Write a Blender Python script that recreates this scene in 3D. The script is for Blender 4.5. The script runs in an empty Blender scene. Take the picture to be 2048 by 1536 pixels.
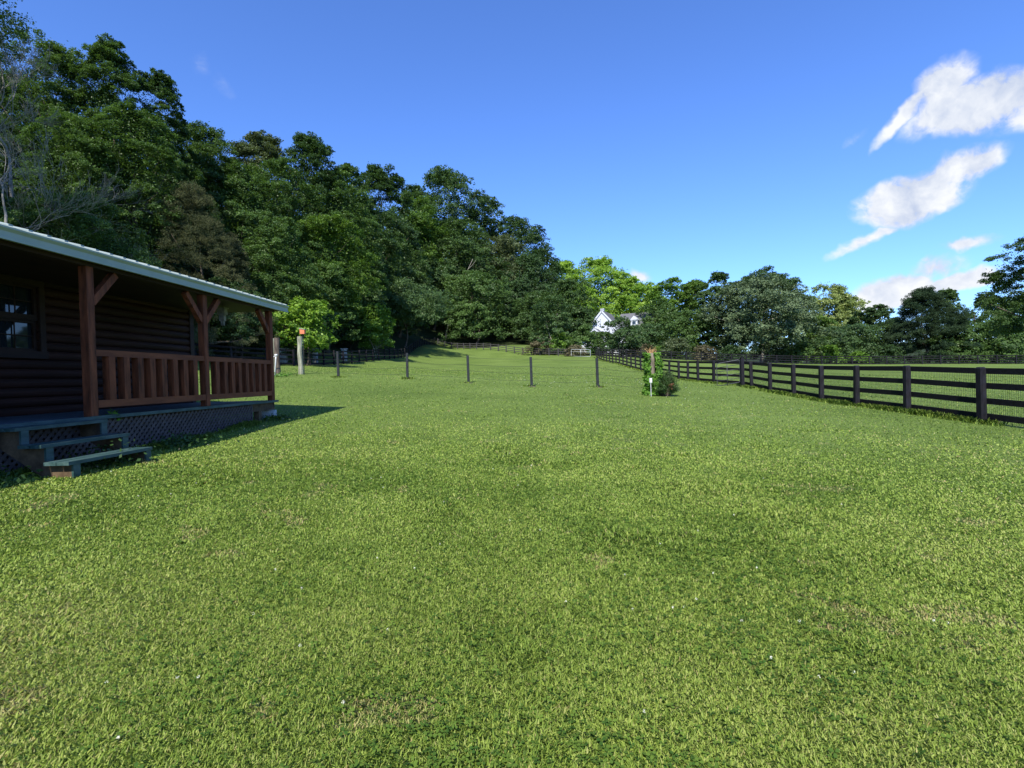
import bpy, math, random
import numpy as np
from mathutils import Matrix, Vector, Euler

# ------------------------------------------------------------------ camera
scene = bpy.context.scene
EYE = 1.45
F = 1060.0                      # focal length in pixels of a 2048 wide picture
cam_d = bpy.data.cameras.new('camera'); cam = bpy.data.objects.new('camera', cam_d)
scene.collection.objects.link(cam); scene.camera = cam
cam_d.sensor_width = 36.0; cam_d.lens = F / 2048 * 36.0
cam_d.clip_start = 0.05; cam_d.clip_end = 3000
ROT = (Matrix.Rotation(math.pi/2 - 13/F, 3, 'X') @ Matrix.Rotation(-0.03, 3, 'Z'))
cam.location = (0, 0, EYE); cam.rotation_euler = ROT.to_euler()
RN = np.array(ROT)
scene.render.resolution_x = 1024; scene.render.resolution_y = 768

# ------------------------------------------------------------------ light
SUN_EL = math.radians(46); SUN_AZ = math.radians(192.5)       # clockwise from +Y
sun_dir = Vector((math.sin(SUN_AZ)*math.cos(SUN_EL), math.cos(SUN_AZ)*math.cos(SUN_EL), math.sin(SUN_EL)))
sd = bpy.data.lights.new('sun', 'SUN'); sd.energy = 4.9; sd.angle = math.radians(0.55); sd.color = (1.0, 0.93, 0.80)
so = bpy.data.objects.new('sun', sd); scene.collection.objects.link(so)
so.rotation_euler = (-sun_dir).to_track_quat('-Z', 'Y').to_euler()
scene.view_settings.view_transform = 'Standard'; scene.view_settings.look = 'None'
scene.view_settings.gamma = 1; scene.view_settings.exposure = 0.8
scene.cycles.max_bounces = 6; scene.cycles.transparent_max_bounces = 8
scene.cycles.diffuse_bounces = 3; scene.cycles.glossy_bounces = 3; scene.cycles.transmission_bounces = 4

def dirpix(px, py):
    v = RN @ np.array([(px-1024)/F, -(py-768)/F, -1.0])
    return v
def atD(px, py, D):
    return dirpix(px, py)*D + np.array([0, 0, EYE])

# ------------------------------------------------------------------ sky with clouds (by direction)
world = bpy.data.worlds.new('World'); scene.world = world; world.use_nodes = True
wn = world.node_tree; wn.nodes.clear(); NL = wn.links.new
def wnode(t, **k):
    n = wn.nodes.new(t)
    for a, b in k.items(): setattr(n, a, b)
    return n
def wmath(op, a, b=None, clamp=False):
    n = wnode('ShaderNodeMath', operation=op, use_clamp=clamp)
    for i, v in enumerate((a, b)):
        if v is None: continue
        if isinstance(v, (int, float)): n.inputs[i].default_value = v
        else: NL(v, n.inputs[i])
    return n.outputs[0]
sky = wnode('ShaderNodeTexSky', sky_type='NISHITA', sun_disc=False)
sky.sun_elevation = SUN_EL; sky.sun_rotation = SUN_AZ
sky.altitude = 200; sky.air_density = 1.0; sky.dust_density = 0.3; sky.ozone_density = 2.5
tc = wnode('ShaderNodeTexCoord')
nz = wnode('ShaderNodeTexNoise'); nz.inputs['Scale'].default_value = 5.5; nz.inputs['Detail'].default_value = 5
nz.inputs['Roughness'].default_value = 0.6
NL(tc.outputs['Generated'], nz.inputs['Vector'])
sub = wnode('ShaderNodeVectorMath', operation='SUBTRACT'); sub.inputs[1].default_value = (.5, .5, .5); NL(nz.outputs['Color'], sub.inputs[0])
scl = wnode('ShaderNodeVectorMath', operation='SCALE'); scl.inputs['Scale'].default_value = 0.085; NL(sub.outputs[0], scl.inputs[0])
wrp = wnode('ShaderNodeVectorMath', operation='ADD'); NL(tc.outputs['Generated'], wrp.inputs[0]); NL(scl.outputs[0], wrp.inputs[1])
# px, py, half width, half height, tilt (deg, up to the right positive), strength
BLOBS = [(2000,196,150,48,4,1.7),(1890,172,56,40,30,1.4),(1806,232,72,17,34,.9),(2150,170,140,62,0,1.3),
 (1828,392,96,50,8,1.7),(1922,335,80,38,14,1.4),(1890,360,60,42,0,.85),(1765,424,40,20,10,1.05),
 (1725,486,62,13,28,.72),(1932,488,54,16,0,.95),(1870,538,56,30,0,.75),(1925,566,74,22,8,1.5),(1785,588,66,36,5,1.9),
 (1278,547,24,14,0,.6),(398,134,26,46,6,.19),(452,184,22,60,28,.15),(1845,520,22,10,0,.5),(1700,268,30,12,20,.35)]
dens = None
for (px, py, rx, ry, tilt, st) in BLOBS:
    c = Vector(dirpix(px, py)).normalized()
    up = Vector((-0.03, 0, 1)); u = (up - up.dot(c)*c).normalized(); r = u.cross(c)*-1
    r = c.cross(u)
    t = math.radians(tilt); r2 = r*math.cos(t) + u*math.sin(t); u2 = -r*math.sin(t) + u*math.cos(t)
    M = Matrix((r2, u2, r2.cross(u2))).transposed()
    cs = math.cos(math.atan(math.hypot(px-1024, py-768)/F))
    mp = wnode('ShaderNodeMapping', vector_type='TEXTURE')
    mp.inputs['Location'].default_value = c; mp.inputs['Rotation'].default_value = M.to_euler()
    mp.inputs['Scale'].default_value = (rx/F*cs*1.25, ry/F*cs*1.25, rx/F*1.3)
    NL(wrp.outputs[0], mp.inputs['Vector'])
    ln = wnode('ShaderNodeVectorMath', operation='LENGTH'); NL(mp.outputs[0], ln.inputs[0])
    v = wmath('MULTIPLY', wmath('SUBTRACT', 1.0, ln.outputs['Value'], True), st)
    dens = v if dens is None else wmath('MAXIMUM', dens, v)
n2 = wnode('ShaderNodeTexNoise'); n2.inputs['Scale'].default_value = 24; n2.inputs['Detail'].default_value = 7; n2.inputs['Roughness'].default_value = 0.58
NL(wrp.outputs[0], n2.inputs['Vector'])
a = wmath('MULTIPLY', dens, wmath('ADD', wmath('MULTIPLY', n2.outputs['Fac'], 4.2), -0.85))
mr = wnode('ShaderNodeMapRange', interpolation_type='SMOOTHSTEP'); NL(a, mr.inputs['Value'])
mr.inputs['From Min'].default_value = 0.08; mr.inputs['From Max'].default_value = 0.85
# shading of the cloud: brighter where thick and towards its top
off = wnode('ShaderNodeVectorMath', operation='ADD'); off.inputs[1].default_value = (0, 0, 0.03); NL(wrp.outputs[0], off.inputs[0])
n3 = wnode('ShaderNodeTexNoise'); n3.inputs['Scale'].default_value = 16; n3.inputs['Detail'].default_value = 4; NL(off.outputs[0], n3.inputs['Vector'])
df = wmath('ADD', wmath('MULTIPLY', wmath('SUBTRACT', n2.outputs['Fac'], n3.outputs['Fac']), 2.4), 0.55, True)
cc = wnode('ShaderNodeMix', data_type='RGBA'); NL(df, cc.inputs['Factor'])
cc.inputs['A'].default_value = (3.3, 3.8, 4.9, 1); cc.inputs['B'].default_value = (5.6, 5.75, 6.0, 1)
gain = wnode('ShaderNodeMix', data_type='RGBA', blend_type='MULTIPLY'); gain.inputs['Factor'].default_value = 1
NL(sky.outputs[0], gain.inputs['A']); gain.inputs['B'].default_value = (.68, .97, 1.56, 1)
SKYGAIN = gain
mx = wnode('ShaderNodeMix', data_type='RGBA'); NL(mr.outputs[0], mx.inputs['Factor']); NL(gain.outputs['Result'], mx.inputs['A']); NL(cc.outputs['Result'], mx.inputs['B'])
bg = wnode('ShaderNodeBackground'); bg.inputs['Strength'].default_value = 0.1
NL(mx.outputs['Result'], bg.inputs['Color'])
wo = wnode('ShaderNodeOutputWorld'); NL(bg.outputs[0], wo.inputs['Surface'])

# ------------------------------------------------------------------ helpers
rs = np.random.RandomState(7); random.seed(7)
def material(name, build):
    m = bpy.data.materials.new(name); m.use_nodes = True; nt = m.node_tree
    p = nt.nodes.get('Principled BSDF')
    build(nt, p); return m
def lerp_mat(name, c1, c2, scale=8, rough=.7, stretch=(1,1,1), bump=.0, spec=.3, metal=0.0, detail=6, coords='Object', extra=None, contrast=(.35,.65)):
    def b(nt, p):
        t = nt.nodes.new('ShaderNodeTexCoord'); mp = nt.nodes.new('ShaderNodeMapping'); mp.inputs['Scale'].default_value = stretch
        n = nt.nodes.new('ShaderNodeTexNoise'); n.inputs['Scale'].default_value = scale; n.inputs['Detail'].default_value = detail; n.inputs['Roughness'].default_value = .62
        r = nt.nodes.new('ShaderNodeValToRGB')
        r.color_ramp.elements[0].color = (*c1, 1); r.color_ramp.elements[1].color = (*c2, 1)
        r.color_ramp.elements[0].position = contrast[0]; r.color_ramp.elements[1].position = contrast[1]
        L = nt.links.new
        L(t.outputs[coords], mp.inputs[0]); L(mp.outputs[0], n.inputs['Vector']); L(n.outputs['Fac'], r.inputs[0]); L(r.outputs[0], p.inputs['Base Color'])
        p.inputs['Roughness'].default_value = rough; p.inputs['Specular IOR Level'].default_value = spec; p.inputs['Metallic'].default_value = metal
        if bump:
            bp = nt.nodes.new('ShaderNodeBump'); bp.inputs['Strength'].default_value = bump; bp.inputs['Distance'].default_value = .02
            L(n.outputs['Fac'], bp.inputs['Height']); L(bp.outputs[0], p.inputs['Normal'])
        if extra: extra(nt, p)
    return material(name, b)
def leaf_mat(name, dark, light, trans=.35, rough=.5, spec=.3):
    """leaves: colour runs from dark to light with the leaf's own tint attribute"""
    def b(nt, p):
        L = nt.links.new
        at = nt.nodes.new('ShaderNodeAttribute'); at.attribute_name = 'tint'
        mx = nt.nodes.new('ShaderNodeMix'); mx.data_type = 'RGBA'
        mx.inputs['A'].default_value = (*dark, 1); mx.inputs['B'].default_value = (*light, 1)
        L(at.outputs['Fac'], mx.inputs['Factor']); L(mx.outputs['Result'], p.inputs['Base Color'])
        p.inputs['Roughness'].default_value = rough; p.inputs['Specular IOR Level'].default_value = spec
        tr = nt.nodes.new('ShaderNodeBsdfTranslucent')
        g = nt.nodes.new('ShaderNodeMix'); g.data_type = 'RGBA'; g.blend_type = 'MULTIPLY'; g.inputs['Factor'].default_value = 1
        L(mx.outputs['Result'], g.inputs['A']); g.inputs['B'].default_value = (1.25, 1.3, .55, 1); L(g.outputs['Result'], tr.inputs['Color'])
        ms = nt.nodes.new('ShaderNodeMixShader'); ms.inputs[0].default_value = trans
        out = nt.nodes['Material Output']; L(p.outputs[0], ms.inputs[1]); L(tr.outputs[0], ms.inputs[2]); L(ms.outputs[0], out.inputs['Surface'])
    return material(name, b)

def link(name, me, parent=None, loc=None):
    o = bpy.data.objects.new(name, me); scene.collection.objects.link(o)
    if parent is not None: o.parent = parent
    if loc is not None: o.location = loc
    return o
def tag(o, label=None, cat=None, group=None, kind=None):
    if label: o['label'] = label
    if cat: o['category'] = cat
    if group: o['group'] = group
    if kind: o['kind'] = kind
    return o
def empty(name, loc, label, cat, group=None, rz=0):
    o = link(name, None, None, loc); o.empty_display_size = .2; o.rotation_euler[2] = rz
    return tag(o, label, cat, group)

class MB:
    """collects boxes, bars, tubes into one mesh (all in the parent's local frame)"""
    def __init__(s): s.v = []; s.f = []
    def add(s, vs, fs):
        k = len(s.v); s.v += [tuple(map(float, q)) for q in vs]; s.f += [tuple(i+k for i in q) for q in fs]; return s
    def box(s, x0, x1, y0, y1, z0, z1):
        return s.add([(x0,y0,z0),(x1,y0,z0),(x1,y1,z0),(x0,y1,z0),(x0,y0,z1),(x1,y0,z1),(x1,y1,z1),(x0,y1,z1)],
              [(3,2,1,0),(4,5,6,7),(0,1,5,4),(1,2,6,5),(2,3,7,6),(3,0,4,7)])
    def bar(s, a, b, w, h, up=(0,0,1), bev=0):
        """square bar from a to b, w wide (sideways), h high; bev cuts the long edges"""
        a = Vector(a); b = Vector(b); d = (b-a).normalized(); up = Vector(up)
        sd = d.cross(up)
        if sd.length < 1e-4: sd = d.cross(Vector((0, 1, 0)))
        sd.normalize(); u = sd.cross(d).normalized()
        w /= 2; h /= 2
        if bev: prof = [(-w+bev,-h),(w-bev,-h),(w,-h+bev),(w,h-bev),(w-bev,h),(-w+bev,h),(-w,h-bev),(-w,-h+bev)]
        else: prof = [(-w,-h),(w,-h),(w,h),(-w,h)]
        n = len(prof)
        vs = [a+sd*p+u*q for p, q in prof] + [b+sd*p+u*q for p, q in prof]
        fs = [tuple(range(n)), tuple(range(2*n-1, n-1, -1))] + [(i, i+n, (i+1) % n + n, (i+1) % n) for i in range(n)]
        return s.add(vs, fs)
    def tube(s, pts, rad, n=7, cap=True):
        pts = [Vector(p) for p in pts]
        if not hasattr(rad, '__len__'): rad = [rad]*len(pts)
        ring = []; u = None
        for i, p in enumerate(pts):
            d = (pts[min(i+1, len(pts)-1)] - pts[max(i-1, 0)])
            if d.length < 1e-9: d = Vector((0,0,1))
            d.normalize()
            if u is None:
                u = d.orthogonal().normalized()
            else:
                u = (u - u.dot(d)*d)
                u = u.normalized() if u.length > 1e-5 else d.orthogonal().normalized()
            w = d.cross(u)
            ring += [p + (u*math.cos(2*math.pi*k/n) + w*math.sin(2*math.pi*k/n))*rad[i] for k in range(n)]
        fs = []
        for i in range(len(pts)-1):
            for k in range(n):
                fs.append((i*n+k, i*n+(k+1) % n, (i+1)*n+(k+1) % n, (i+1)*n+k))
        if cap: fs += [tuple(range(n))[::-1], tuple((len(pts)-1)*n+k for k in range(n))]
        return s.add(ring, fs)
    def prism(s, poly, y0, y1):
        """polygon in x-z, extruded along y"""
        n = len(poly)
        vs = [(x, y0, z) for x, z in poly] + [(x, y1, z) for x, z in poly]
        return s.add(vs, [tuple(range(n)), tuple(range(2*n-1, n-1, -1))] + [(i, i+n, (i+1) % n+n, (i+1) % n) for i in range(n)])
    def build(s, name, m, parent=None, smooth=False, loc=None):
        me = bpy.data.meshes.new(name); me.from_pydata(s.v, [], s.f); me.materials.append(m)
        if smooth: me.polygons.foreach_set('use_smooth', [True]*len(me.polygons))
        me.update()
        return link(name, me, parent, loc)

def mesh_np(name, verts, nper, m, tint=None, smooth=False):
    """verts (N*nper,3): N separate faces of nper corners; tint per face (N,)"""
    verts = np.ascontiguousarray(verts, dtype=np.float32); nv = len(verts); nf = nv//nper
    me = bpy.data.meshes.new(name)
    me.vertices.add(nv); me.loops.add(nv); me.polygons.add(nf)
    me.vertices.foreach_set('co', verts.ravel())
    me.loops.foreach_set('vertex_index', np.arange(nv, dtype=np.int32))
    me.polygons.foreach_set('loop_start', np.arange(0, nv, nper, dtype=np.int32))
    if smooth: me.polygons.foreach_set('use_smooth', np.ones(nf, dtype=bool))
    if tint is not None:
        at = me.attributes.new('tint', 'FLOAT', 'POINT'); at.data.foreach_set('value', np.repeat(np.clip(tint, 0, 1), nper).astype(np.float32))
    me.materials.append(m); me.update(calc_edges=True)
    return me

def vnoise(x, y, scale, seed=0):
    """smooth 2D value noise 0..1"""
    x = np.asarray(x)/scale; y = np.asarray(y)/scale
    xi = np.floor(x).astype(np.int64); yi = np.floor(y).astype(np.int64); fx = x-xi; fy = y-yi
    fx = fx*fx*(3-2*fx); fy = fy*fy*(3-2*fy)
    def h(a, b):
        n = (a*374761393 + b*668265263 + seed*974711) & 0xffffffff
        n = ((n ^ (n >> 13))*1274126177) & 0xffffffff
        return ((n ^ (n >> 16)) & 0xffff)/65535.0
    return (h(xi,yi)*(1-fx)+h(xi+1,yi)*fx)*(1-fy) + (h(xi,yi+1)*(1-fx)+h(xi+1,yi+1)*fx)*fy
def fbm(x, y, scale, seed=0, n=4):
    t = 0; a = .5; s = 0
    for i in range(n): t = t + a*vnoise(x, y, scale/2**i, seed+i); s += a; a *= .5
    return t/s

# ------------------------------------------------------------------ terrain (thin plate through surveyed points)
CT = []
for px, py, D in [(1962,847,12.9),(1813,825,15.4),(1712,812,17.8),(1642,802,20.2),(1587,792,22.7),(1540,784,25.1),(1503,776,27.5),
     (1415,766,32.5),(1359,758,39.5),(1288,743,50),(1230,728,65),(1190,716,85),
     (577,732,43),(705,727,56),(812,714,81),(880,690,122),(975,700,108),(1044,709,100),(1110,712,92),
     (677,755,28.5),(815,758,27.5),(937,766,26),(1063,773,24.3),(1195,774,24.7),(1305,793,21.5),(602,748,30),(553,751,29),
     (1450,724,85),(1700,730,100),(2048,734,110),(1024,690,112),(1024,668,140)]:
    CT.append(tuple(atD(px, py, D)))
CT += [(0,0,0),(0,-15,-.4),(-5.15,6.3,.45),(-6.1,8.9,.49),(-5.95,11.6,.62),(-8,13,.68),(-8,4,.45),(-5.3,15.5,.72),(-5.5,3,.33),(-3,9,.30),
       (2,4,0),(-2,3,.1),(5,12,.12),(0,15,.42),(-15,0,.9),(-14,20,1.5),(-14,10,1.2),(-30,-12,2.5),(-34,22,4.2),(-60,22,12),(-24,34,3.0),
       (-36,48,7),(-60,60,17),(-90,50,26),(-34,80,13),(-62,100,30),(-100,110,42),(-36,120,22),(-50,170,48),(-18,155,25),(5,172,21),
       (22,112,5.6),(28,140,7),(60,160,5),(120,160,4),(180,60,1),(40,20,-.3),(45,45,.2),(30,60,1.4),(100,0,-1),(30,-20,-.8),(75,90,1.5),(130,110,2),
       (20,200,14),(120,230,12),(-120,0,25),(-120,200,60),(200,200,10),(200,-40,0),(0,-60,-1),(-120,-60,12)]
CT = np.array(CT)
def _U(r2): return np.where(r2 > 1e-9, r2*np.log(r2+1e-12), 0.0)
_P = CT[:, :2]/50.0
_K = _U(((_P[:, None]-_P[None])**2).sum(-1)) + np.eye(len(_P))*2e-4
_A = np.zeros((len(_P)+3,)*2); _A[:-3, :-3] = _K; _A[:-3, -3] = 1; _A[:-3, -2:] = _P; _A[-3, :-3] = 1; _A[-2:, :-3] = _P.T
_W = np.linalg.solve(_A, np.concatenate([CT[:, 2], [0, 0, 0]]))
def hgt(x, y):
    x = np.atleast_1d(np.asarray(x, float)); y = np.atleast_1d(np.asarray(y, float)); out = np.empty(x.shape)
    xf = x.ravel(); yf = y.ravel(); of = out.ravel()
    for i in range(0, len(xf), 50000):
        q = np.stack([xf[i:i+50000], yf[i:i+50000]], 1)/50.0
        of[i:i+50000] = _U(((q[:, None]-_P[None])**2).sum(-1)) @ _W[:-3] + _W[-3] + q @ _W[-2:]
    return of.reshape(x.shape)
def gz(x, y): return float(hgt(x, y)[0])
def gp(px, D):
    """ground point in the direction of a column of the survey picture, D metres out"""
    p = atD(px, 755, D); return np.array([p[0], p[1], gz(p[0], p[1])])
def ztop(px, py, D): return float(atD(px, py, D)[2])

def axis(lo, hi, near, far, c=0):
    v = [c]; s = near
    while v[-1] < hi: v.append(v[-1]+s); s = min(far, s*1.035)
    w = [c]; s = near
    while w[-1] > lo: w.append(w[-1]-s); s = min(far, s*1.035)
    return np.array(w[:0:-1]+v)
gx = axis(-700, 700, .35, 25, 0); gy = axis(-120, 900, .35, 25, 8)
GX, GY = np.meshgrid(gx, gy)
cl = lambda v, a, b: np.clip(v, a, b)
GZ = hgt(cl(GX, -110, 190), cl(GY, -55, 215))
me = bpy.data.meshes.new('ground')
nx, ny = len(gx), len(gy)
idx = np.arange(nx*ny).reshape(ny, nx)
fq = np.stack([idx[:-1,:-1], idx[:-1,1:], idx[1:,1:], idx[1:,:-1]], -1).reshape(-1, 4)
me.vertices.add(nx*ny); me.vertices.foreach_set('co', np.stack([GX, GY, GZ], -1).astype(np.float32).ravel())
me.loops.add(fq.size); me.loops.foreach_set('vertex_index', fq.astype(np.int32).ravel())
me.polygons.add(len(fq)); me.polygons.foreach_set('loop_start', np.arange(0, fq.size, 4, dtype=np.int32))
me.polygons.foreach_set('use_smooth', np.ones(len(fq), bool))
# left and back fence line bounds the forest floor and the clearing's painted shade
def woods_and_shade(x, y):
    """1 on the leaf litter under the wood and on the clearing painted as shaded, 0 on the mown grass"""
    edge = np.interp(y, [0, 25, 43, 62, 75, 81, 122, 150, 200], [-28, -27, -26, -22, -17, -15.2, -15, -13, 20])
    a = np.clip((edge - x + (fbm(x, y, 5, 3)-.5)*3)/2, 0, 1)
    b = np.clip((y - np.interp(x, [-20, -8, -4, 0, 15, 30, 70, 150], [126, 119, 115, 112, 112, 122, 116, 120]) + (fbm(x, y, 5, 4)-.5)*6)/3, 0, 1)  # also takes in the grassy clearing behind the back fence, painting its shade
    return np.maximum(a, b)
at = me.attributes.new('tint', 'FLOAT', 'POINT'); at.data.foreach_set('value', woods_and_shade(GX, GY).astype(np.float32).ravel())
def gmat(nt, p):
    L = nt.links.new
    t = nt.nodes.new('ShaderNodeTexCoord')
    def noise(s, d, r=.6):
        n = nt.nodes.new('ShaderNodeTexNoise'); n.inputs['Scale'].default_value = s; n.inputs['Detail'].default_value = d; n.inputs['Roughness'].default_value = r
        L(t.outputs['Object'], n.inputs['Vector']); return n.outputs['Fac']
    def ramp(f, c):
        r = nt.nodes.new('ShaderNodeValToRGB'); L(f, r.inputs[0])
        e = r.color_ramp.elements; e[0].position = c[0][0]; e[0].color = (*c[0][1], 1); e[1].position = c[-1][0]; e[1].color = (*c[-1][1], 1)
        for q in c[1:-1]: k = e.new(q[0]); k.color = (*q[1], 1)
        return r.outputs[0]
    big = ramp(noise(.22, 5), [(.30, (.080,.128,.027)), (.5, (.106,.160,.036)), (.70, (.128,.188,.046))])
    fine = ramp(noise(9, 6, .75), [(.3, (.45,.45,.4)), (.5, (.95,.95,.95)), (.72, (1.5,1.45,1.25))])
    m1 = nt.nodes.new('ShaderNodeMix'); m1.data_type = 'RGBA'; m1.blend_type = 'MULTIPLY'; m1.inputs['Factor'].default_value = .8
    L(big, m1.inputs['A']); L(fine, m1.inputs['B'])
    lit = ramp(noise(3, 6, .7), [(.3, (.014,.020,.008)), (.6, (.028,.042,.014)), (.75, (.05,.055,.025))])  # dark litter, greenish because it also paints the clearing's shade
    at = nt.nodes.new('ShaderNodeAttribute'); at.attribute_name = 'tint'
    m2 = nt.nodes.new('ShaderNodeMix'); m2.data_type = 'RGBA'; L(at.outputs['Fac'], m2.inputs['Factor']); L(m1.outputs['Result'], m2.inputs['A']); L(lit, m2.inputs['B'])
    L(m2.outputs['Result'], p.inputs['Base Color']); p.inputs['Roughness'].default_value = .9; p.inputs['Specular IOR Level'].default_value = .1
    bp = nt.nodes.new('ShaderNodeBump'); bp.inputs['Strength'].default_value = .7; bp.inputs['Distance'].default_value = .06
    L(noise(14, 6, .8), bp.inputs['Height']); L(bp.outputs[0], p.inputs['Normal'])
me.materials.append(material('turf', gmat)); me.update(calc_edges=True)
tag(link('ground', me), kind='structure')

# ------------------------------------------------------------------ materials
M = {}
M['red_wood'] = lerp_mat('stained_wood', (.045,.015,.007), (.22,.062,.025), 9, .7, (1.6,1.6,.22), .4, .2, contrast=(.32,.66))
M['red_rail'] = lerp_mat('stained_rail', (.095,.027,.011), (.235,.070,.027), 9, .7, (1,.18,1), .2, .25, contrast=(.3,.75))
M['log'] = lerp_mat('log_siding', (.020,.008,.0055), (.050,.019,.013), 5, .7, (1,.12,1.6), .2, .2)
M['dark_beam'] = lerp_mat('dark_beam', (.016,.008,.006), (.038,.018,.012), 6, .7, (1,.15,1), .1)
M['teal'] = lerp_mat('teal_paint', (.014,.045,.044), (.050,.092,.090), 9, .55, (1.5,.3,1), .15, .35, contrast=(.38,.62))
M['deck'] = lerp_mat('deck_paint', (.035,.06,.075), (.075,.11,.13), 6, .5, (3,.3,1), .1, .4)
M['lattice'] = lerp_mat('lattice_plastic', (.040,.031,.033), (.082,.066,.069), 12, .6)
M['stringer'] = lerp_mat('stringer_wood', (.045,.029,.016), (.125,.085,.048), 6, .8, (1,1,1), .25)
M['fascia'] = lerp_mat('fascia_metal', (.27,.31,.23), (.31,.35,.27), 3, .5, (1,1,1), 0, .5)
M['roof'] = lerp_mat('roof_metal', (.22,.27,.26), (.28,.33,.32), 3, .3, (1,1,1), 0, .5)
M['black_wood'] = lerp_mat('black_stained_wood', (.004,.004,.006), (.013,.013,.019), 12, .65, (1,1,.3), .3, .2)
M['black_rail'] = lerp_mat('black_stained_board', (.003,.003,.004), (.008,.008,.011), 10, .7, (1,1,2), .3, .2)
M['dark_green_post'] = lerp_mat('dark_post', (.007,.010,.013), (.018,.023,.028), 10, .7)
M['wire'] = lerp_mat('wire', (.02,.022,.02), (.05,.055,.05), 20, .5, metal=.4)
M['black_mesh'] = lerp_mat('mesh_wire', (.010,.011,.011), (.03,.03,.03), 20, .5)
M['weathered'] = lerp_mat('weathered_wood', (.10,.105,.075), (.32,.33,.25), 9, .85, (1,1,.15), .5)
M['old_dark'] = lerp_mat('old_dark_wood', (.03,.022,.018), (.12,.095,.075), 9, .85, (1,1,.2), .5)
M['white_metal'] = lerp_mat('white_pipe', (.5,.52,.52), (.66,.67,.67), 8, .45)
M['silver'] = lerp_mat('galvanised_pipe', (.42,.46,.47), (.62,.66,.67), 9, .35, metal=.3)
M['grey_pipe'] = lerp_mat('grey_pipe', (.03,.032,.04), (.08,.085,.10), 9, .45, metal=.3)
M['orange'] = lerp_mat('orange_wood', (.42,.12,.05), (.58,.19,.09), 9, .6)
M['concrete'] = lerp_mat('concrete', (.32,.35,.36), (.48,.51,.52), 14, .9, bump=.3)
M['stone'] = lerp_mat('pale_stone', (.20,.20,.19), (.50,.50,.47), 6, .9, bump=.5)
M['grey_wood'] = lerp_mat('grey_wood', (.17,.17,.18), (.33,.33,.34), 9, .8, bump=.3)
M['bark'] = lerp_mat('bark', (.035,.028,.020), (.12,.10,.075), 4, .9, (1,1,.35), .6)
M['pale_bark'] = lerp_mat('pale_bark', (.13,.12,.095), (.32,.30,.25), 4, .85, (1,1,.4), .4)
M['dead_bark'] = lerp_mat('dead_bark', (.10,.10,.09), (.22,.215,.20), 4, .9, (1,1,.4), .3)
M['vine_bark'] = lerp_mat('fibrous_bark', (.075,.066,.052), (.18,.16,.13), 10, .9, (1,1,.2), .6)
M['house_white'] = lerp_mat('white_siding', (.43,.46,.52), (.49,.52,.58), 3, .6, (.3,.3,12))
M['house_roof'] = lerp_mat('grey_shingle', (.075,.078,.088), (.13,.135,.145), 6, .9, (1,1,3))
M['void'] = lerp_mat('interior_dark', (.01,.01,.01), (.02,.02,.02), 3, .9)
def glass(nt, p):
    p.inputs['Base Color'].default_value = (.012,.018,.022,1); p.inputs['Roughness'].default_value = .03; p.inputs['Specular IOR Level'].default_value = .7
M['glass'] = material('window_glass', glass)

# ------------------------------------------------------------------ log cabin with porch
CY = math.atan(.045)                       # the porch runs a little to the right of straight ahead
cab = empty('log_cabin', (-6.34, 0, 0), 'dark brown log cabin with covered porch and pale metal roof at the left edge', 'cabin', rz=-CY)
# local frame: x=0 is the line of porch posts, y runs along the porch, z is world height
DK = 1.075; YE = 12.75; Y0 = -4.0; WX = -2.0
# wall of half round logs
lg = MB(); pr = []
z = DK-.02; rows = 15; hh = .155
pts = []
for i in range(rows):
    for k in range(7):
        a = -math.pi/2 + math.pi*k/6
        pts.append((WX + .062*math.cos(a)-.0, z + hh*(i+.5) + hh*.5*math.sin(a)))
poly = [(WX-4.5, z)] + [(WX, z)] + pts + [(WX-4.5, z+hh*rows)]
win_y0, win_y1, wz0, wz1 = 7.72, 8.80, 2.12, 3.20
# the wall in three runs so that the window opening stays open
q = [(x, zz) for x, zz in poly]
low = [(WX-.3, z)] + [p for p in pts if p[1] <= wz0+.001]; low += [(low[-1][0], wz0), (WX-.3, wz0)]
lg.prism([(WX-.3, z)] + pts + [(WX-.3, z+hh*rows)], Y0, win_y0)
lg.prism([(WX-.3, z)] + pts + [(WX-.3, z+hh*rows)], win_y1, YE-.02)
lg.prism(low, win_y0, win_y1)
hi = [p for p in pts if p[1] >= wz1]; lg.prism([(WX-.3, wz1), (hi[0][0], wz1)] + hi + [(WX-.3, z+hh*rows)], win_y0, win_y1)
lg.box(WX-4.5, WX-.3, YE-.3, YE-.02, z, z+hh*rows)
lg.box(WX-4.5, WX-.3, Y0, Y0+.3, z, z+hh*rows)
w = lg.build('wall', M['log'], cab); w['label'] = 'dark brown half round log wall'
MB().bar((WX+.03, YE+.0, DK-.3), (WX+.03, YE+.0, 3.35), .09, .14).build('corner_board', M['dark_beam'], cab)
fr = MB()
fr.box(WX+.05, WX+.09, win_y0-.1, win_y1+.1, wz1, wz1+.11).box(WX+.05, WX+.10, win_y0-.12, win_y1+.12, wz0-.12, wz0)
fr.box(WX+.05, WX+.09, win_y0-.1, win_y0, wz0, wz1).box(WX+.05, WX+.09, win_y1, win_y1+.1, wz0, wz1)
wn_ = fr.build('window', M['dark_beam'], cab)
s_ = MB(); zm = (wz0+wz1)/2-.03
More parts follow.
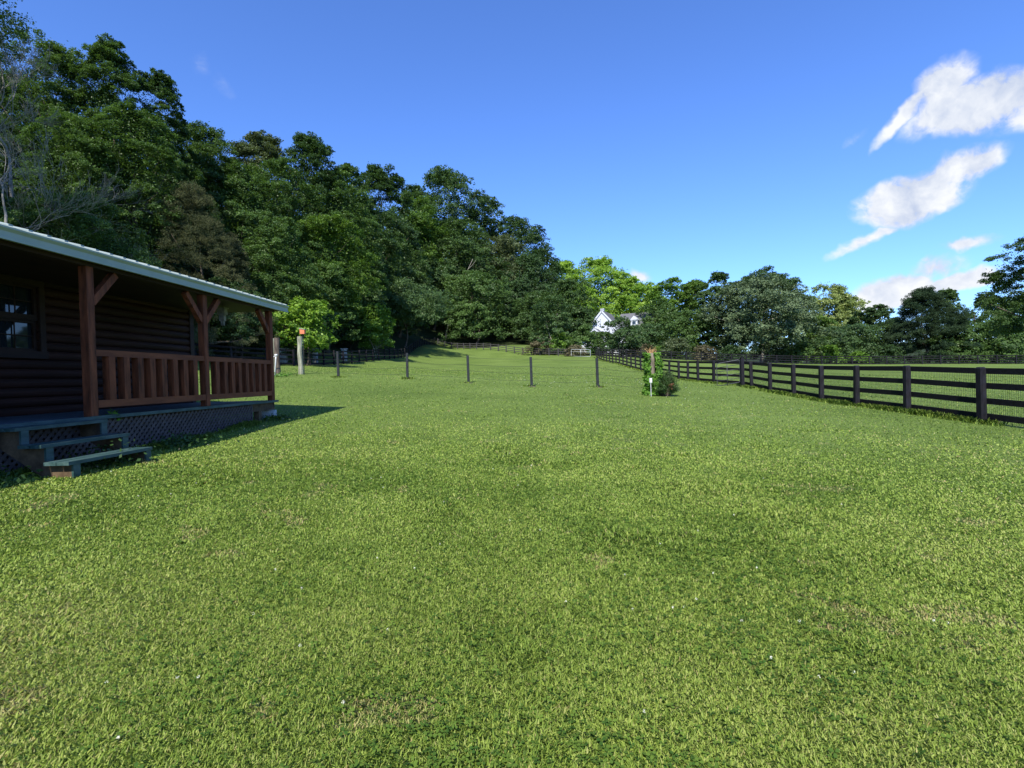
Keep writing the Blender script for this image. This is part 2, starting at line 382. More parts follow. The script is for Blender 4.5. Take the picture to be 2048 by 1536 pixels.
for (za, zb, xo) in ((wz0, zm, .0), (zm+.05, wz1, .025)):
    s_.box(WX-.02+xo, WX+.015+xo, win_y0+.002, win_y0+.05, za, zb).box(WX-.02+xo, WX+.015+xo, win_y1-.05, win_y1-.002, za, zb)
    s_.box(WX-.02+xo, WX+.015+xo, win_y0+.05, win_y1-.05, za, za+.045).box(WX-.02+xo, WX+.015+xo, win_y0+.05, win_y1-.05, zb-.045, zb)
    for k in (1, 2): yk = win_y0 + (win_y1-win_y0)*k/3; s_.box(WX-.012+xo, WX+.006+xo, yk-.006, yk+.006, za+.045, zb-.045)
    s_.box(WX-.010+xo, WX+.004+xo, win_y0+.05, win_y1-.05, (za+zb)/2-.008, (za+zb)/2+.008)
s_.box(WX-.02, WX+.05, win_y0+.002, win_y1-.002, zm+.001, zm+.049)
s_.build('sash', M['dark_beam'], wn_)
MB().box(WX-.03, WX-.026, win_y0+.02, win_y1-.02, wz0, wz1).build('pane', M['glass'], wn_)
# deck
d = MB(); nb = 14
for i in range(nb):
    xa = .07 - (i+1)*.147; d.box(xa+.004, xa+.143, Y0, YE+.1, DK-.035, DK)
d.build('deck', M['deck'], cab)
MB().box(.072, .105, Y0, YE+.1, DK-.045, DK+.004).build('deck_edge_board', M['teal'], cab)
MB().box(-.03, .02, Y0, YE, DK-.22, DK-.037).box(WX, .02, YE+.01, YE+.05, DK-.22, DK-.037).build('rim_joist', M['stringer'], cab)
# lattice skirt
lt = MB(); LX = .045
def strip(y0, z0, y1, z1, x): lt.bar((x, y0, z0), (x, y1, z1), .042, .006, up=(1, 0, 0))
za, zb = .15, DK-.06; hgtL = zb-za
for y0 in np.arange(1.0-hgtL, 11.7, .105):
    for sgn in (1, -1):
        a0 = y0 if sgn > 0 else y0+hgtL; b0 = y0+hgtL if sgn > 0 else y0
        ts = [0, 1]
        def clipt(lim, lo):
            t = (lim-a0)/(b0-a0)
            return t
        t0, t1 = 0., 1.
        for lim, lower in ((1.0, True), (11.72, False)):
            t = (lim-a0)/(b0-a0)
            inside_when_greater = (b0 > a0) == lower
            if inside_when_greater: t0 = max(t0, t)
            else: t1 = min(t1, t)
        if t1 > t0+.02: strip(a0+(b0-a0)*t0, za+hgtL*t0, a0+(b0-a0)*t1, za+hgtL*t1, LX+(.003 if sgn > 0 else -.005))
lt.box(LX-.01, LX+.012, 11.70, 11.74, za, zb)
lat = lt.build('lattice_skirt', M['lattice'], cab)
MB().box(-.9, -.86, Y0, 11.6, .0, DK-.25).build('under_deck_shade', M['void'], cab)  # dark sheet behind the lattice, stands in for the shade under the deck
MB().bar((-.05, 12.15, .4), (-.05, 12.15, DK-.2), .12, .12).build('deck_support', M['stringer'], cab)
# posts with braces
PT = 3.20
for y in (12.7, 10.17, 7.55, 2.6, .2, -3.8):
    MB().bar((0, y, DK), (0, y, PT), .125, .125, bev=.006).build('porch_post', M['red_wood'], cab)
def brace(y, s): MB().bar((0, y+s*.055, PT-.50), (0, y+s*.50, PT-.02), .09, .10).build('brace', M['red_wood'], cab)
brace(7.55, 1); brace(10.17, -1); brace(10.17, 1); brace(12.7, -1); brace(2.6, -1)
MB().box(-.075, .075, Y0, YE+.1, PT, PT+.06).build('porch_beam', M['dark_beam'], cab)
# railings
def railing(ya, yb, n):
    MB().box(-.05, .05, ya, yb, DK+.865, DK+.955).build('top_rail', M['red_rail'], cab)
    MB().box(-.045, .055, ya, yb, DK+.12, DK+.225).build('bottom_rail', M['red_rail'], cab)
    for i in range(n):
        y = ya + (yb-ya)*(i+1)/(n+1) + rs.uniform(-.012, .012)
        MB().box(-.052+rs.uniform(0,.01), .062, y-.058, y+.058, DK+.226, DK+.864).build('baluster', M['red_wood'], cab)
railing(7.62, 10.10, 8); railing(10.24, 12.63, 8)
# end railing on the far side of the porch is open; roof
EX = .19; EZ = 3.235
rf = MB()
rf.prism([(EX-.02, EZ+.155), (EX-.02, EZ+.175), (-4.6, EZ+.175+4.9*.26), (-4.6, EZ+.155+4.9*.26)], Y0-.4, 13.25)
rf.prism([(-4.6, EZ+.155+4.9*.26), (-4.6, EZ+.175+4.9*.26), (-9.5, EZ+.175), (-9.5, EZ+.155)], Y0-.4, 13.25)
R_ = rf.build('roof', M['roof'], cab)
rb = MB()
for y in np.arange(Y0-.35, 13.25, .247):
    rb.prism([(EX+.035, EZ+.172), (EX+.035, EZ+.192), (-4.6, EZ+.197+4.9*.26), (-4.6, EZ+.175+4.9*.26)], y-.028, y+.028)
rb.build('roof_rib', M['roof'], R_)
fa = MB()
fa.prism([(EX-.01, EZ), (EX+.035, EZ), (EX+.035, EZ+.03), (EX+.02, EZ+.035), (EX+.02, EZ+.10), (EX+.05, EZ+.135), (EX+.05, EZ+.155), (EX-.01, EZ+.155)], Y0-.42, 13.27)
fa.build('fascia', M['fascia'], cab)
MB().prism([(EX-.012, EZ+.03), (EX-.012, EZ+.05), (-4.6, EZ+.12), (-4.6, EZ+.10)], Y0-.4, 13.24).build('soffit', M['dark_beam'], cab)
ga = MB(); ga.prism([(EX-.03, EZ+.05), (EX-.03, EZ+.15), (-4.6, EZ+.15+4.9*.26), (-9.4, EZ+.15), (-9.4, EZ+.05)], 13.19, 13.23)
ga.build('gable_board', M['dark_beam'], cab)
# steps
stp = link('porch_steps', None, cab, (0, 0, 0))
st0, st1 = 6.15, 7.33
for i, (xa, xb, zt) in enumerate(((.10, .375, DK-.035), (.40, .68, DK-.235), (.70, 1.0, DK-.435))):
    m_ = MB(); w2 = (xb-xa)/2
    m_.box(xa, xa+w2-.004, st0-.08, st1+.06, zt-.04, zt).box(xa+w2+.004, xb, st0-.08, st1+.06, zt-.04, zt)
    m_.build('tread', M['teal'], stp)
zt = [DK-.075, DK-.275, DK-.475]
for y in (st0, st1-.04):
    m_ = MB().prism([(.06, zt[0]), (.345, zt[0]), (.345, zt[1]), (.64, zt[1]), (.64, zt[2]), (.96, zt[2]), (.96, .42), (.72, .38), (.06, zt[0]-.17)][::-1], y, y+.04)
    m_.build('stringer', M['stringer'], stp)
    for xa, za, zc in ((.347, zt[1]+.04, zt[0]-.001), (.642, zt[2]+.04, zt[1]-.001), (.962, .44, zt[2]-.001)):
        MB().box(xa, xa+.025, y-.005, y+.09, za, zc).build('riser_block', M['teal'], stp)

# things at the porch
c = empty('hanging_birdhouse', (-6.55, 12.1, 0), 'grey weathered stepped birdhouse hanging under the far end of the porch roof', 'birdhouse')
hz = ztop(475, 617, 12.1)
MB().box(-.085, .085, -.07, .07, hz-.14, hz).box(-.10, .10, -.09, .09, hz, hz+.02).build('nest_box', M['grey_wood'], c)
MB().box(-.05, .055, -.05, .05, hz-.28, hz-.142).box(-.025, .035, -.03, .03, hz-.38, hz-.282).build('lower_box', M['grey_wood'], c)
MB().tube([(0, 0, hz+.03), (0, 0, 3.3)], .006, 5).build('hanger', M['wire'], c)
p = gp(531, 12.75); z0 = p[2]
b = MB(); b.box(-.2, .2, -.1, .1, z0-.03, z0+.2)
o = b.build('concrete_block', M['concrete'], None); o.location = (p[0], p[1], 0); tag(o, 'pale grey concrete block lying under the far corner of the porch deck', 'block')
o.rotation_euler[2] = .15

# ------------------------------------------------------------------ board fences
def poly_points(pts, step):
    """points every step metres along a polyline"""
    out = [np.array(pts[0][:2], float)]; rest = step
    for a, b in zip(pts[:-1], pts[1:]):
        a = np.array(a[:2], float); b = np.array(b[:2], float); L = np.linalg.norm(b-a); t = rest
        while t <= L: out.append(a+(b-a)*t/L); t += step
        rest = t-L
    return out
def board_fence(pts, label, side, step=2.44, H=1.35, rails=(1.27, .91, .54, .17), post=.14, post_m='black_wood', rail_m='black_rail', wood='board_fence', rh=.145, per=2, skip=(), exact=False):
    P = [np.array(p[:2], float) for p in pts] if exact else poly_points(pts, step); o = P[0]
    root = empty('board_fence', (o[0], o[1], gz(*o)), label, 'fence', 'black board fences around the paddocks')
    base = np.array([o[0], o[1], gz(*o)])
    G = [np.array([p[0], p[1], gz(*p)])-base for p in P]
    for i, g in enumerate(G):
        j = (min(i+1, len(G)-1), max(i-1, 0)); dr = Vector(G[j[0]]-G[j[1]]); dr.z = 0; dr.normalize()
        hx = H + rs.uniform(-.015, .03); ln = rs.uniform(-.02, .02)
        mb = MB(); m2 = post/2; n = Vector((-dr.y, dr.x, 0))
        g = Vector(g)
        def ring(z, s): return [g + (dr*a + n*b)*m2*s + Vector((ln*z, 0, z)) for a, b in ((-1,-1),(1,-1),(1,1),(-1,1))]
        vs = ring(-.15, 1) + ring(hx-.03, 1) + ring(hx, .72)
        fs = [(3,2,1,0), (8,9,10,11)] + [(r*4+k, r*4+(k+1) % 4, r*4+4+(k+1) % 4, r*4+4+k) for r in (0, 1) for k in range(4)]
        mb.add(vs, fs).build('post', M[post_m], root)
    for zr in rails:
        for i in range(0, len(G)-1, per):
            seg = [Vector(G[k]) for k in range(i, min(i+per, len(G)-1)+1)]
            mb = MB()
            for a, b in zip(seg[:-1], seg[1:]):
                if any(lo <= i < hi for lo, hi in skip): continue
                d = (b-a); d.z = 0; d.normalize(); n = Vector((-d.y, d.x, 0))*side*(post/2+.016)
                mb.bar(a+n+Vector((0, 0, zr+rs.uniform(-.008, .008))), b+n+Vector((0, 0, zr+rs.uniform(-.008, .008))), .028, rh)
            if mb.v: mb.build('board', M[rail_m], root)
    return root, G, base

RF = [tuple(atD(px, 760, D)[:2]) for px, D in ((1962, 12.9), (1813, 15.4), (1712, 17.8), (1642, 20.2), (1587, 22.7), (1540, 25.1), (1503, 27.5), (1486, 29.3))]
rootN, GN_, baseN = board_fence([(RF[0][0]-.025*k*2.44, RF[0][1]-2.44*k) for k in (5, 4, 3, 2, 1)] + RF, 'near black four board fence with wire mesh behind, right of the lawn', -1, H=1.36, exact=True)
# wire mesh on the far face of the near fence
wm = MB(); L = [Vector(g) for g in GN_]
for a, b in zip(L[:-1], L[1:]):
    d = b-a; ln = d.length; dn = Vector((d.x, d.y, 0)).normalized(); n = Vector((dn.y, -dn.x, 0))*.115
    for z in np.arange(.05, 1.25, .1): wm.bar(a+n+Vector((0,0,z)), b+n+Vector((0,0,z)), .003, .003)
    for t in np.arange(0, ln, .055): q = a+d*(t/ln)+n; wm.bar(q+Vector((0,0,.03)), q+Vector((0,0,1.25)), .0035, .0035)
wm.build('wire_mesh', M['black_mesh'], rootN)
far_r = [atD(1484, 760, 29.6), atD(1467, 760, 30.6), atD(1415, 760, 32.3), atD(1359, 760, 39.0), atD(1288, 760, 50), atD(1236, 760, 65), atD(1204, 760, 78), atD(1192, 760, 87)]
board_fence([tuple(p[:2]) for p in far_r], 'black board fence running uphill from the grey tube gate to the far corner', -1)
lf = [(-33, 37)] + [tuple(atD(px, 740, D)[:2]) for px, D in ((430, 40), (577, 43), (643, 48), (705, 56), (748, 63.5), (790, 73), (812, 81), (838, 96), (872, 122))]
board_fence(lf, 'long black board fence along the foot of the wooded hill, left of the lawn', 1)
bf = [tuple(atD(px, 700, D)[:2]) for px, D in ((876, 122), (901, 119), (975, 108), (1044, 100), (1108, 93), (1141, 89.5))]
board_fence(bf, 'weathered black board fence crossing the top of the sloping lawn from the wood down to the silver gate', 1, rails=(1.2, .82, .44), post_m='black_wood', rail_m='dark_board', rh=.14) if 0 else None
M['grey_board'] = lerp_mat('weathered_board', (.028,.027,.030), (.075,.072,.075), 9, .8)
board_fence(bf, 'weathered grey black fence across the top of the lawn, ending at the silver gate', 1, rails=(1.2, .82, .44), post_m='grey_board', rail_m='grey_board', rh=.13)
fr_ = [tuple(atD(px, 720, D)[:2]) for px, D in ((1196, 90), (1300, 86), (1450, 86), (1700, 86), (2048, 80), (2400, 76))]
board_fence(fr_, 'far black board fence at the back of the right hand pasture', 1, per=3)

# ------------------------------------------------------------------ tube gates
def tube_gate(name, a, b, H, bars, r, m, label, z0=.12, uprights=(.5,), dz=(0, 0)):
    a = Vector(a); b = Vector(b); root = empty(name, tuple(a), label, 'gate', 'tubular metal gates')
    d = b-a; A = Vector((0, 0, z0+dz[0])); B = d+Vector((0, 0, z0+dz[1])); u = Vector((0, 0, 1)); rr = .09
    dn = d.normalized()
    loop = []
    for c_, s1, s2 in ((A, 1, 1), (B, -1, 1), (B+u*H, -1, -1), (A+u*H, 1, -1)):
        loop.append((c_, s1, s2))
    pts = []
    def corner(c_, s1, s2, first):
        p1 = c_+dn*s1*rr; p2 = c_+u*s2*rr
        arc = [p1, c_+dn*s1*rr*.3+u*s2*rr*.3, p2]
        return arc if first else arc[::-1]
    pts = corner(A, 1, 1, False) + corner(B, -1, 1, True)
    pts = [A+dn*rr] + [B-dn*rr, B-dn*rr*.3+u*rr*.3, B+u*rr, B+u*(H-rr), B+u*(H-rr*.3)-dn*rr*.3, B+u*H-dn*rr, A+u*H+dn*rr, A+u*(H-rr*.3)+dn*rr*.3, A+u*(H-rr), A+u*rr, A+u*rr*.3+dn*rr*.3, A+dn*rr]
    MB().tube(pts, r, 7).build('frame', m, root, True)
    for z in bars: MB().tube([A+u*z, B+u*z], r*.8, 6).build('bar', m, root, True)
    for t in uprights: MB().tube([A+d*t, A+d*t+u*H], r*.8, 6).build('upright', m, root, True)
    return root
g0 = gp(1144, 89); g1 = gp(1182, 87)
tube_gate('tube_gate', g0, g1, 1.12, (.75,), .032, M['silver'], 'white silver tube gate with a wide open frame at the far end of the lawn')
g0 = gp(1434, 29.0); g1 = gp(1480, 28.6)
tube_gate('tube_gate', g0, g1, 1.22, (.25, .5, .74, .98), .019, M['grey_pipe'], 'dark grey tube gate sagging to the left beside the taller black post', uprights=(.45,), dz=(-.12, .10))
p = gp(1485, 28.4); b = MB().bar((0, 0, -.1), (0, 0, 1.52), .17, .17, bev=.015); b.box(-.05, .05, -.05, .05, 1.521, 1.56)
o = b.build('gate_post', M['black_wood'], None); o.location = p; tag(o, 'thick black gate post at the right end of the dark grey tube gate', 'post')
g0 = gp(1290, 27.0); g1 = gp(1304, 22.5)
tube_gate('tube_gate', g0, g1, 1.15, (.35, .7), .03, M['silver'], 'pale tube gate seen end on behind the vine covered post', uprights=())

# ------------------------------------------------------------------ post and wire fence across the lawn
WP = [(677, 703, 28.5), (815, 706, 27.5), (937, 711, 26), (1063, 714, 24.3), (1195, 716, 24.7)]
wr = empty('wire_fence', tuple(gp(677, 28.5)), 'five slim dark posts with sagging wires standing across the open lawn', 'fence')
base = Vector(gp(677, 28.5)); tops = []
for px, yt, D in WP:
    p = Vector(gp(px, D)); h = ztop(px, yt, D)-p.z
    l = p-base; MB().bar(l+Vector((0,0,-.1)), l+Vector((rs.uniform(-.02,.02), 0, h)), .115, .115, bev=.008).build('post', M['dark_green_post'], wr)
    MB().box(l.x-.17, l.x+.17, l.y-.17, l.y+.17, l.z-.05, l.z+.012).build('footing', M['old_dark'], wr) 
    tops.append((l, h))
pe = Vector(gp(1298, 22.6))-base; ps = Vector(gp(604, 29.8))-base
T = [(ps, 1.4)] + tops + [(pe, 1.4)]
for fz in (.93, .68, .45, .2):
    mb = MB()
    for (a, ha), (b, hb) in zip(T[:-1], T[1:]):
        A = a+Vector((0, -.06, ha*fz)); B = b+Vector((0, -.06, hb*fz)); sag = rs.uniform(.03, .11)
        pts = [A.lerp(B, t) - Vector((0, 0, sag*4*t*(1-t))) for t in np.linspace(0, 1, 9)]
        mb.tube(pts, .007, 4)
    mb.build('wire', M['wire'], wr)

# posts beside the porch
def rough_post(name, px, D, ytop, w, m, label, lean=0):
    p = gp(px, D); h = ztop(px, ytop, D)-p[2]; mb = MB(); n = 10
    pts = [(lean*z+.01*math.sin(z*4), .012*math.sin(z*3+1), z) for z in np.linspace(-.2, h, 8)]
    mb.tube(pts, [w*(.53+.03*math.sin(i*2.1)) for i in range(8)], n)
    o = mb.build(name, M[m], None); o.location = p; return tag(o, label, 'post')
rough_post('wooden_post', 602, 29.9, 673, .26, 'weathered', 'pale lichen grey round wooden post beside the orange birdhouse')
rough_post('wooden_post', 556, 28.6, 676, .27, 'old_dark', 'dark old wooden post just right of the porch corner, beside the white pipe')
rough_post('wooden_post', 549, 28.9, 677, .16, 'weathered', 'light grey thin post pressed against the old dark post by the porch', lean=.0)
p = gp(550, 28.0); b = MB(); b.tube([(0, 0, 0), (.07, 0, .9), (.1, 0, 1.2)], .03, 7).tube([(.1, 0, 1.15), (-.35, 0, .85)], .022, 6).box(.04, .16, -.05, .05, 1.1, 1.2)
o = b.build('white_pipe', M['white_metal'], None, True); o.location = p; tag(o, 'thin white pipe leaning on the dark wooden post at the porch corner', 'pipe')
p = gp(609, 29.6); bh = empty('birdhouse', tuple(p), 'orange birdhouse on a thin dark rod above the pale wooden post', 'birdhouse')
h1 = ztop(609, 668, 29.6)-p[2]; h2 = ztop(609, 659, 29.6)-p[2]
MB().tube([(0, 0, -.1), (0, 0, h1)], .02, 6).build('rod', M['wire'], bh)
MB().prism([(-.14, h1), (.12, h1), (.12, h2-.02), (-.14, h2+.05)], -.11, .11).build('nest_box', M['orange'], bh)
MB().prism([(-.17, h2+.055), (.16, h2-.025), (.16, h2), (-.17, h2+.085)], -.14, .14).build('roof', M['grey_wood'], bh)
MB().prism([(.121, h1+.06), (.124, h1+.06), (.124, h1+.16), (.121, h1+.16)], -.04, .04).build('entrance', M['void'], bh)

# pale pillars seen through the left fence
for px, D, hpx, wd, lab in ((568, 46, 30, .58, 'leftmost pale stone pillar behind the black fence, next to the old dark post'),
                        (632, 50.5, 27, .46, 'greyer narrow stone pillar behind the black fence right of the birdhouse post'),
                        (690, 58, 24, .55, 'rightmost pale stone pillar behind the black fence, under the gap between two trees')):
    p = gp(px, D); H = hpx*D/F; mb = MB(); z = -.1; k = 0
    while z < H-.1:
        hh_ = rs.uniform(.13, .2); w_ = wd*rs.uniform(.44, .52); oX = rs.uniform(-.02, .02)
        mb.bar((oX, 0, z), (oX, 0, z+hh_-.012), w_*2, w_*1.9, bev=.05); z += hh_
    mb.box(-wd*.58, wd*.58, -wd*.55, wd*.55, z, z+.07)
    o = mb.build('stone_pillar', M['stone'], None); o.location = p; tag(o, lab, 'pillar', 'stone pillars behind the left fence')

# ------------------------------------------------------------------ white house
hp = gp(1222, 112); hg = hp[2]
hs = empty('white_house', tuple(hp), 'white gabled house with grey roofs half hidden by trees beyond the far corner', 'house', rz=math.radians(-24))
rz_ = ztop(1199, 622, 112)-hg
def gable(x0, x1, y0, y1, eave, ridge, along, name='wall'):
    mb = MB(); rf = MB(); t = .18
    if along == 'y':
        xm = (x0+x1)/2; mb.prism([(x0, -1), (x1, -1), (x1, eave), (xm, ridge), (x0, eave)], y0, y1)
        sl = (ridge-eave)/(xm-x0); o = .45
        rf.prism([(x0-o, eave-sl*o+.02), (xm, ridge+.02), (x1+o, eave-sl*o+.02), (x1+o, eave-sl*o+t), (xm, ridge+t+.05), (x0-o, eave-sl*o+t)], y0-.15, y1+.15)
    else:
        ym = (y0+y1)/2
        vs = [(x, y, z) for x in (x0, x1) for y, z in ((y0, -1), (y1, -1), (y1, eave), (ym, ridge), (y0, eave))]
        mb.add(vs, [(0,1,2,3,4), (9,8,7,6,5)] + [(i, i+5, (i+1) % 5+5, (i+1) % 5) for i in range(5)])
        sl = (ridge-eave)/(ym-y0); o = .45
        pr = [(y0-o, eave-sl*o+.02), (ym, ridge+.02), (y1+o, eave-sl*o+.02), (y1+o, eave-sl*o+t), (ym, ridge+t+.05), (y0-o, eave-sl*o+t)]
        vs = [(x, y, z) for x in (x0-.4, x1+.4) for y, z in pr]
        rf.add(vs, [tuple(range(6)), tuple(range(11, 5, -1))] + [(i, i+6, (i+1) % 6+6, (i+1) % 6) for i in range(6)])
    w_ = mb.build(name, M['house_white'], hs); r_ = rf.build('roof', M['house_roof'], hs)
    return w_, r_
gable(-4.6, 1.4, 0, 9, rz_-3.4, rz_, 'y')
gable(1.6, 8.2, 2.2, 9.2, rz_-3.2, rz_-.5, 'x')
gable(-5.4, .6, -3.2, -.05, rz_-6.4, rz_-4.0, 'y')
# pale rake boards, dormer, windows, chimney
rk = MB()
xm = -1.6
for s in (-1, 1):
    rk.bar((xm, -.19, rz_+.02), (xm+s*3.5, -.19, rz_+.02-3.5*3.4/3), .06, .32)
    rk.bar((-2.4, -3.39, rz_-3.98), (-2.4+s*3.4, -3.39, rz_-3.98-3.4*2.4/3), .06, .28)
rk.build('rake_board', M['house_white'], hs)
MB().box(4.2, 5.6, 1.2, 3.5, rz_-3.4, rz_-2.2).prism([(4.05, -2.2+rz_), (4.9, rz_-1.3), (5.75, rz_-2.2)], 1.1, 4).build('dormer', M['house_white'], hs)
MB().box(-2.6, -1.9, 3, 3.7, rz_-1.5, rz_+.75).box(-2.68, -1.82, 2.92, 3.78, rz_+.75, rz_+.9).build('chimney', M['house_white'], hs)
for (x, z, w_, h_) in ((-2.5, rz_-7.6, .9, 1.3), (-4.2, rz_-7.6, .9, 1.3)):
    f_ = MB().box(x-.1, x+w_+.1, -3.26, -3.205, z-.1, z+h_+.1).build('window', M['house_white'], hs)
    MB().box(x, x+w_, -3.28, -3.262, z, z+h_).build('pane', M['glass'], f_)
f_ = MB().box(4.45, 5.35, 1.14, 1.195, rz_-3.2, rz_-2.35).build('window', M['house_white'], hs); MB().box(4.55, 5.25, 1.12, 1.138, rz_-3.1, rz_-2.45).build('pane', M['glass'], f_)

# ------------------------------------------------------------------ leaves
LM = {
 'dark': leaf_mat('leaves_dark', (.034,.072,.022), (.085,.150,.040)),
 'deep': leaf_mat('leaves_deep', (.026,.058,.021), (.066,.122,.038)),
 'mid': leaf_mat('leaves_mid', (.042,.086,.024), (.096,.172,.042)),
 'blue': leaf_mat('leaves_bluish', (.036,.078,.028), (.092,.158,.052)),
 'fresh': leaf_mat('leaves_fresh', (.065,.145,.022), (.16,.28,.042), .4),
 'lime': leaf_mat('leaves_lime', (.10,.20,.025), (.24,.38,.05), .42),
 'gold': leaf_mat('leaves_gold', (.13,.26,.035), (.32,.46,.080), .42),
 'soft': leaf_mat('leaves_soft', (.12,.175,.045), (.31,.37,.13), .35),
 'silver': leaf_mat('leaves_silver', (.030,.060,.024), (.150,.205,.105), .2, .6, .2),
 'cedar': leaf_mat('cedar_needles', (.012,.030,.013), (.036,.062,.026), .15, .7, .15),
 'rusty': leaf_mat('rusty_needles', (.035,.048,.020), (.092,.100,.044), .15, .7, .15),
 'brown': leaf_mat('brown_twigs', (.065,.062,.036), (.15,.138,.08), .2, .8, .1),
 'vine': leaf_mat('vine_leaves', (.045,.12,.018), (.14,.29,.035), .35),
 'fern': leaf_mat('fern_leaves', (.022,.055,.014), (.065,.13,.03), .3),
}
def unit(v): return v/np.maximum(np.linalg.norm(v, axis=-1, keepdims=True), 1e-9)
def leaves(C, out, L, asp, mode, rng, up=.6, rnd=.9):
    """rhombus leaves centred at C facing roughly outwards and up"""
    n = len(C); R = rng.normal(size=(n, 3))
    if mode == 'needle':
        a = unit(out*.8 + np.array([0, 0, -.35]) + R*.45); nrm = unit(np.cross(a, rng.normal(size=(n, 3))))
    elif mode == 'droop':
        a = unit(out*.5 + np.array([0, 0, -.8]) + R*.4); nrm = unit(np.cross(a, rng.normal(size=(n, 3))) + out*.6)
        nrm = unit(nrm - (nrm*a).sum(1)[:, None]*a)
    else:
        nrm = unit(out*.5 + np.array([0, 0, up]) + R*rnd*.6); a = unit(np.cross(nrm, rng.normal(size=(n, 3))))
    b = np.cross(nrm, a)
    l = (L*rng.uniform(.7, 1.25, n)*.5)[:, None]; w = l*asp
    return np.stack([C-a*l, C+b*w-a*l*.05, C+a*l, C-b*w-a*l*.05], 1).reshape(-1, 3)

def crown_geo(rng, H, W, cb, kind, N, leaf, asp=.6):
    nC = {'broad': 105, 'dense': 130, 'airy': 80, 'spread': 70, 'column': 90, 'cedar': 230, 'shrub': 55, 'tiny': 12}[kind]
    nC = int(nC*(1 + .5*max(0, H/W-1.2)))
    z0 = cb*H; hh = H-z0
    t = rng.uniform(0, 1, nC)**(.85); th = rng.uniform(0, 2*math.pi, nC)
    if kind == 'cedar': prof = (1-t)**.55*.98+.05; prof *= np.clip(.55+t*5, 0, 1)
    elif kind == 'spread': prof = np.sin(math.pi*np.clip(.12+t*.80, 0, 1))**.5; t = .25+.75*t
    elif kind == 'shrub': prof = np.sqrt(np.clip(1-t**2.2, 0, 1))
    elif kind == 'column': prof = np.sin(math.pi*np.clip(t*.88+.1, 0, 1))**.45
    else: prof = np.clip(1-np.abs((t-.42)/.60)**2.7, .04, 1)**.55
    p1, p2, p3 = rng.uniform(0, 6.28, 3)
    lobe = 1+.17*np.sin(2*th+p1+3*t)+.13*np.sin(3*th+p2-5*t)+.07*np.sin(5*th+p3+9*t)
    rr = np.where(rng.uniform(size=nC) < .78, rng.uniform(.72, .98, nC), rng.uniform(.15, .6, nC))
    rc = W*rng.uniform(.06, .12, nC)*(.8 if kind == 'cedar' else 1)*(1.25 if kind in ('spread', 'shrub', 'tiny') else 1)
    rad = np.maximum(prof*W/2*lobe*rr - rc*.35, 0)
    C = np.stack([np.cos(th)*rad, np.sin(th)*rad, z0+t*hh*.97], 1)
    C[:, 2] = np.minimum(C[:, 2], H-rc*.5)
    if kind in ('broad', 'dense', 'airy', 'column'):
        # gather the clumps on the outside of a dozen big limbs
        nL = int(11*(1+.4*max(0, H/W-1.2))); i = rng.choice(nC, nL, replace=False); Lc = C[i]*np.array([.62, .62, 1]); Lc[:, 2] = z0+(Lc[:, 2]-z0)*.86+.02*hh
        near = np.argmin(((C[:, None]-Lc[None])**2).sum(-1), 1); j = near
        Lr = W*rng.uniform(.17, .27, nL)*(.8 if kind == 'airy' else 1)
        v = C-Lc[j]; u_ = unit(v+rng.normal(size=v.shape)*.25*W*.2+np.array([0, 0, .04*W]))
        C2 = Lc[j]+u_*Lr[j][:, None]*np.array([1, 1, .85])
        mixk = .55 if kind != 'dense' else .38
        C = C*(1-mixk)+C2*mixk
        C[:, 2] = np.minimum(C[:, 2], H-rc*.5)
    ctint = np.clip(rng.normal(.48, .15, nC), 0, 1)
    # sub clumps
    ns = 8
    sd = unit(rng.normal(size=(nC, ns, 3))); sd[..., 2] = sd[..., 2]*.7+.12
    S = C[:, None]+sd*rc[:, None, None]*np.array([1, 1, .72])*rng.uniform(.45, 1.1, (nC, ns, 1))
    sr = rc[:, None]*rng.uniform(.26, .52, (nC, ns))
    stint = np.clip(ctint[:, None]+rng.normal(0, .12, (nC, ns)), 0, 1)
    w = (sr**2).ravel(); w /= w.sum()
    k = rng.choice(nC*ns, N, p=w)
    Sf = S.reshape(-1, 3)[k]; r = sr.ravel()[k]
    q = unit(rng.normal(size=(N, 3)))*(rng.uniform(0, 1, (N, 1))**.45); q[:, 2] *= .6
    P = Sf+q*r[:, None]
    out = unit(P-np.array([0, 0, z0+hh*.42]))
    # loose leaves between the clumps
    if kind != 'cedar':
        nf_ = int(N*(.22 if kind != 'airy' else .12)); a_ = rng.choice(nC, nf_); b_ = rng.choice(nC, nf_)
        cd = C[a_]+(C[b_]-C[a_])*rng.uniform(0, .42, (nf_, 1))+np.clip(rng.normal(0, 1, (nf_, 3)), -1.3, 1.3)*rc[a_][:, None]*.5
        P[:nf_] = cd
    # droop of the lower rims
    P[:, 2] -= .08*(np.hypot(P[:, 0], P[:, 1])/(W/2))**2*hh*(.6 if kind != 'cedar' else .35)
    P[:, 2] = np.maximum(P[:, 2], .05)
    tint = stint.ravel()[k]+rng.normal(0, .13, N)
    fz = (H-z0)/max(.1, np.percentile(P[:, 2], 99.8)-z0); P[:, 2] = np.where(P[:, 2] > z0, z0+(P[:, 2]-z0)*fz, P[:, 2])
    if kind != 'cedar':
        fr = (W/2)/np.percentile(np.hypot(P[:, 0], P[:, 1]), 97); P[:, :2] *= fr; C = C*np.array([fr, fr, 1])
    V = leaves(P, out, leaf, asp, 'needle' if kind == 'cedar' else 'flat', rng)
    return V, tint, C, rc

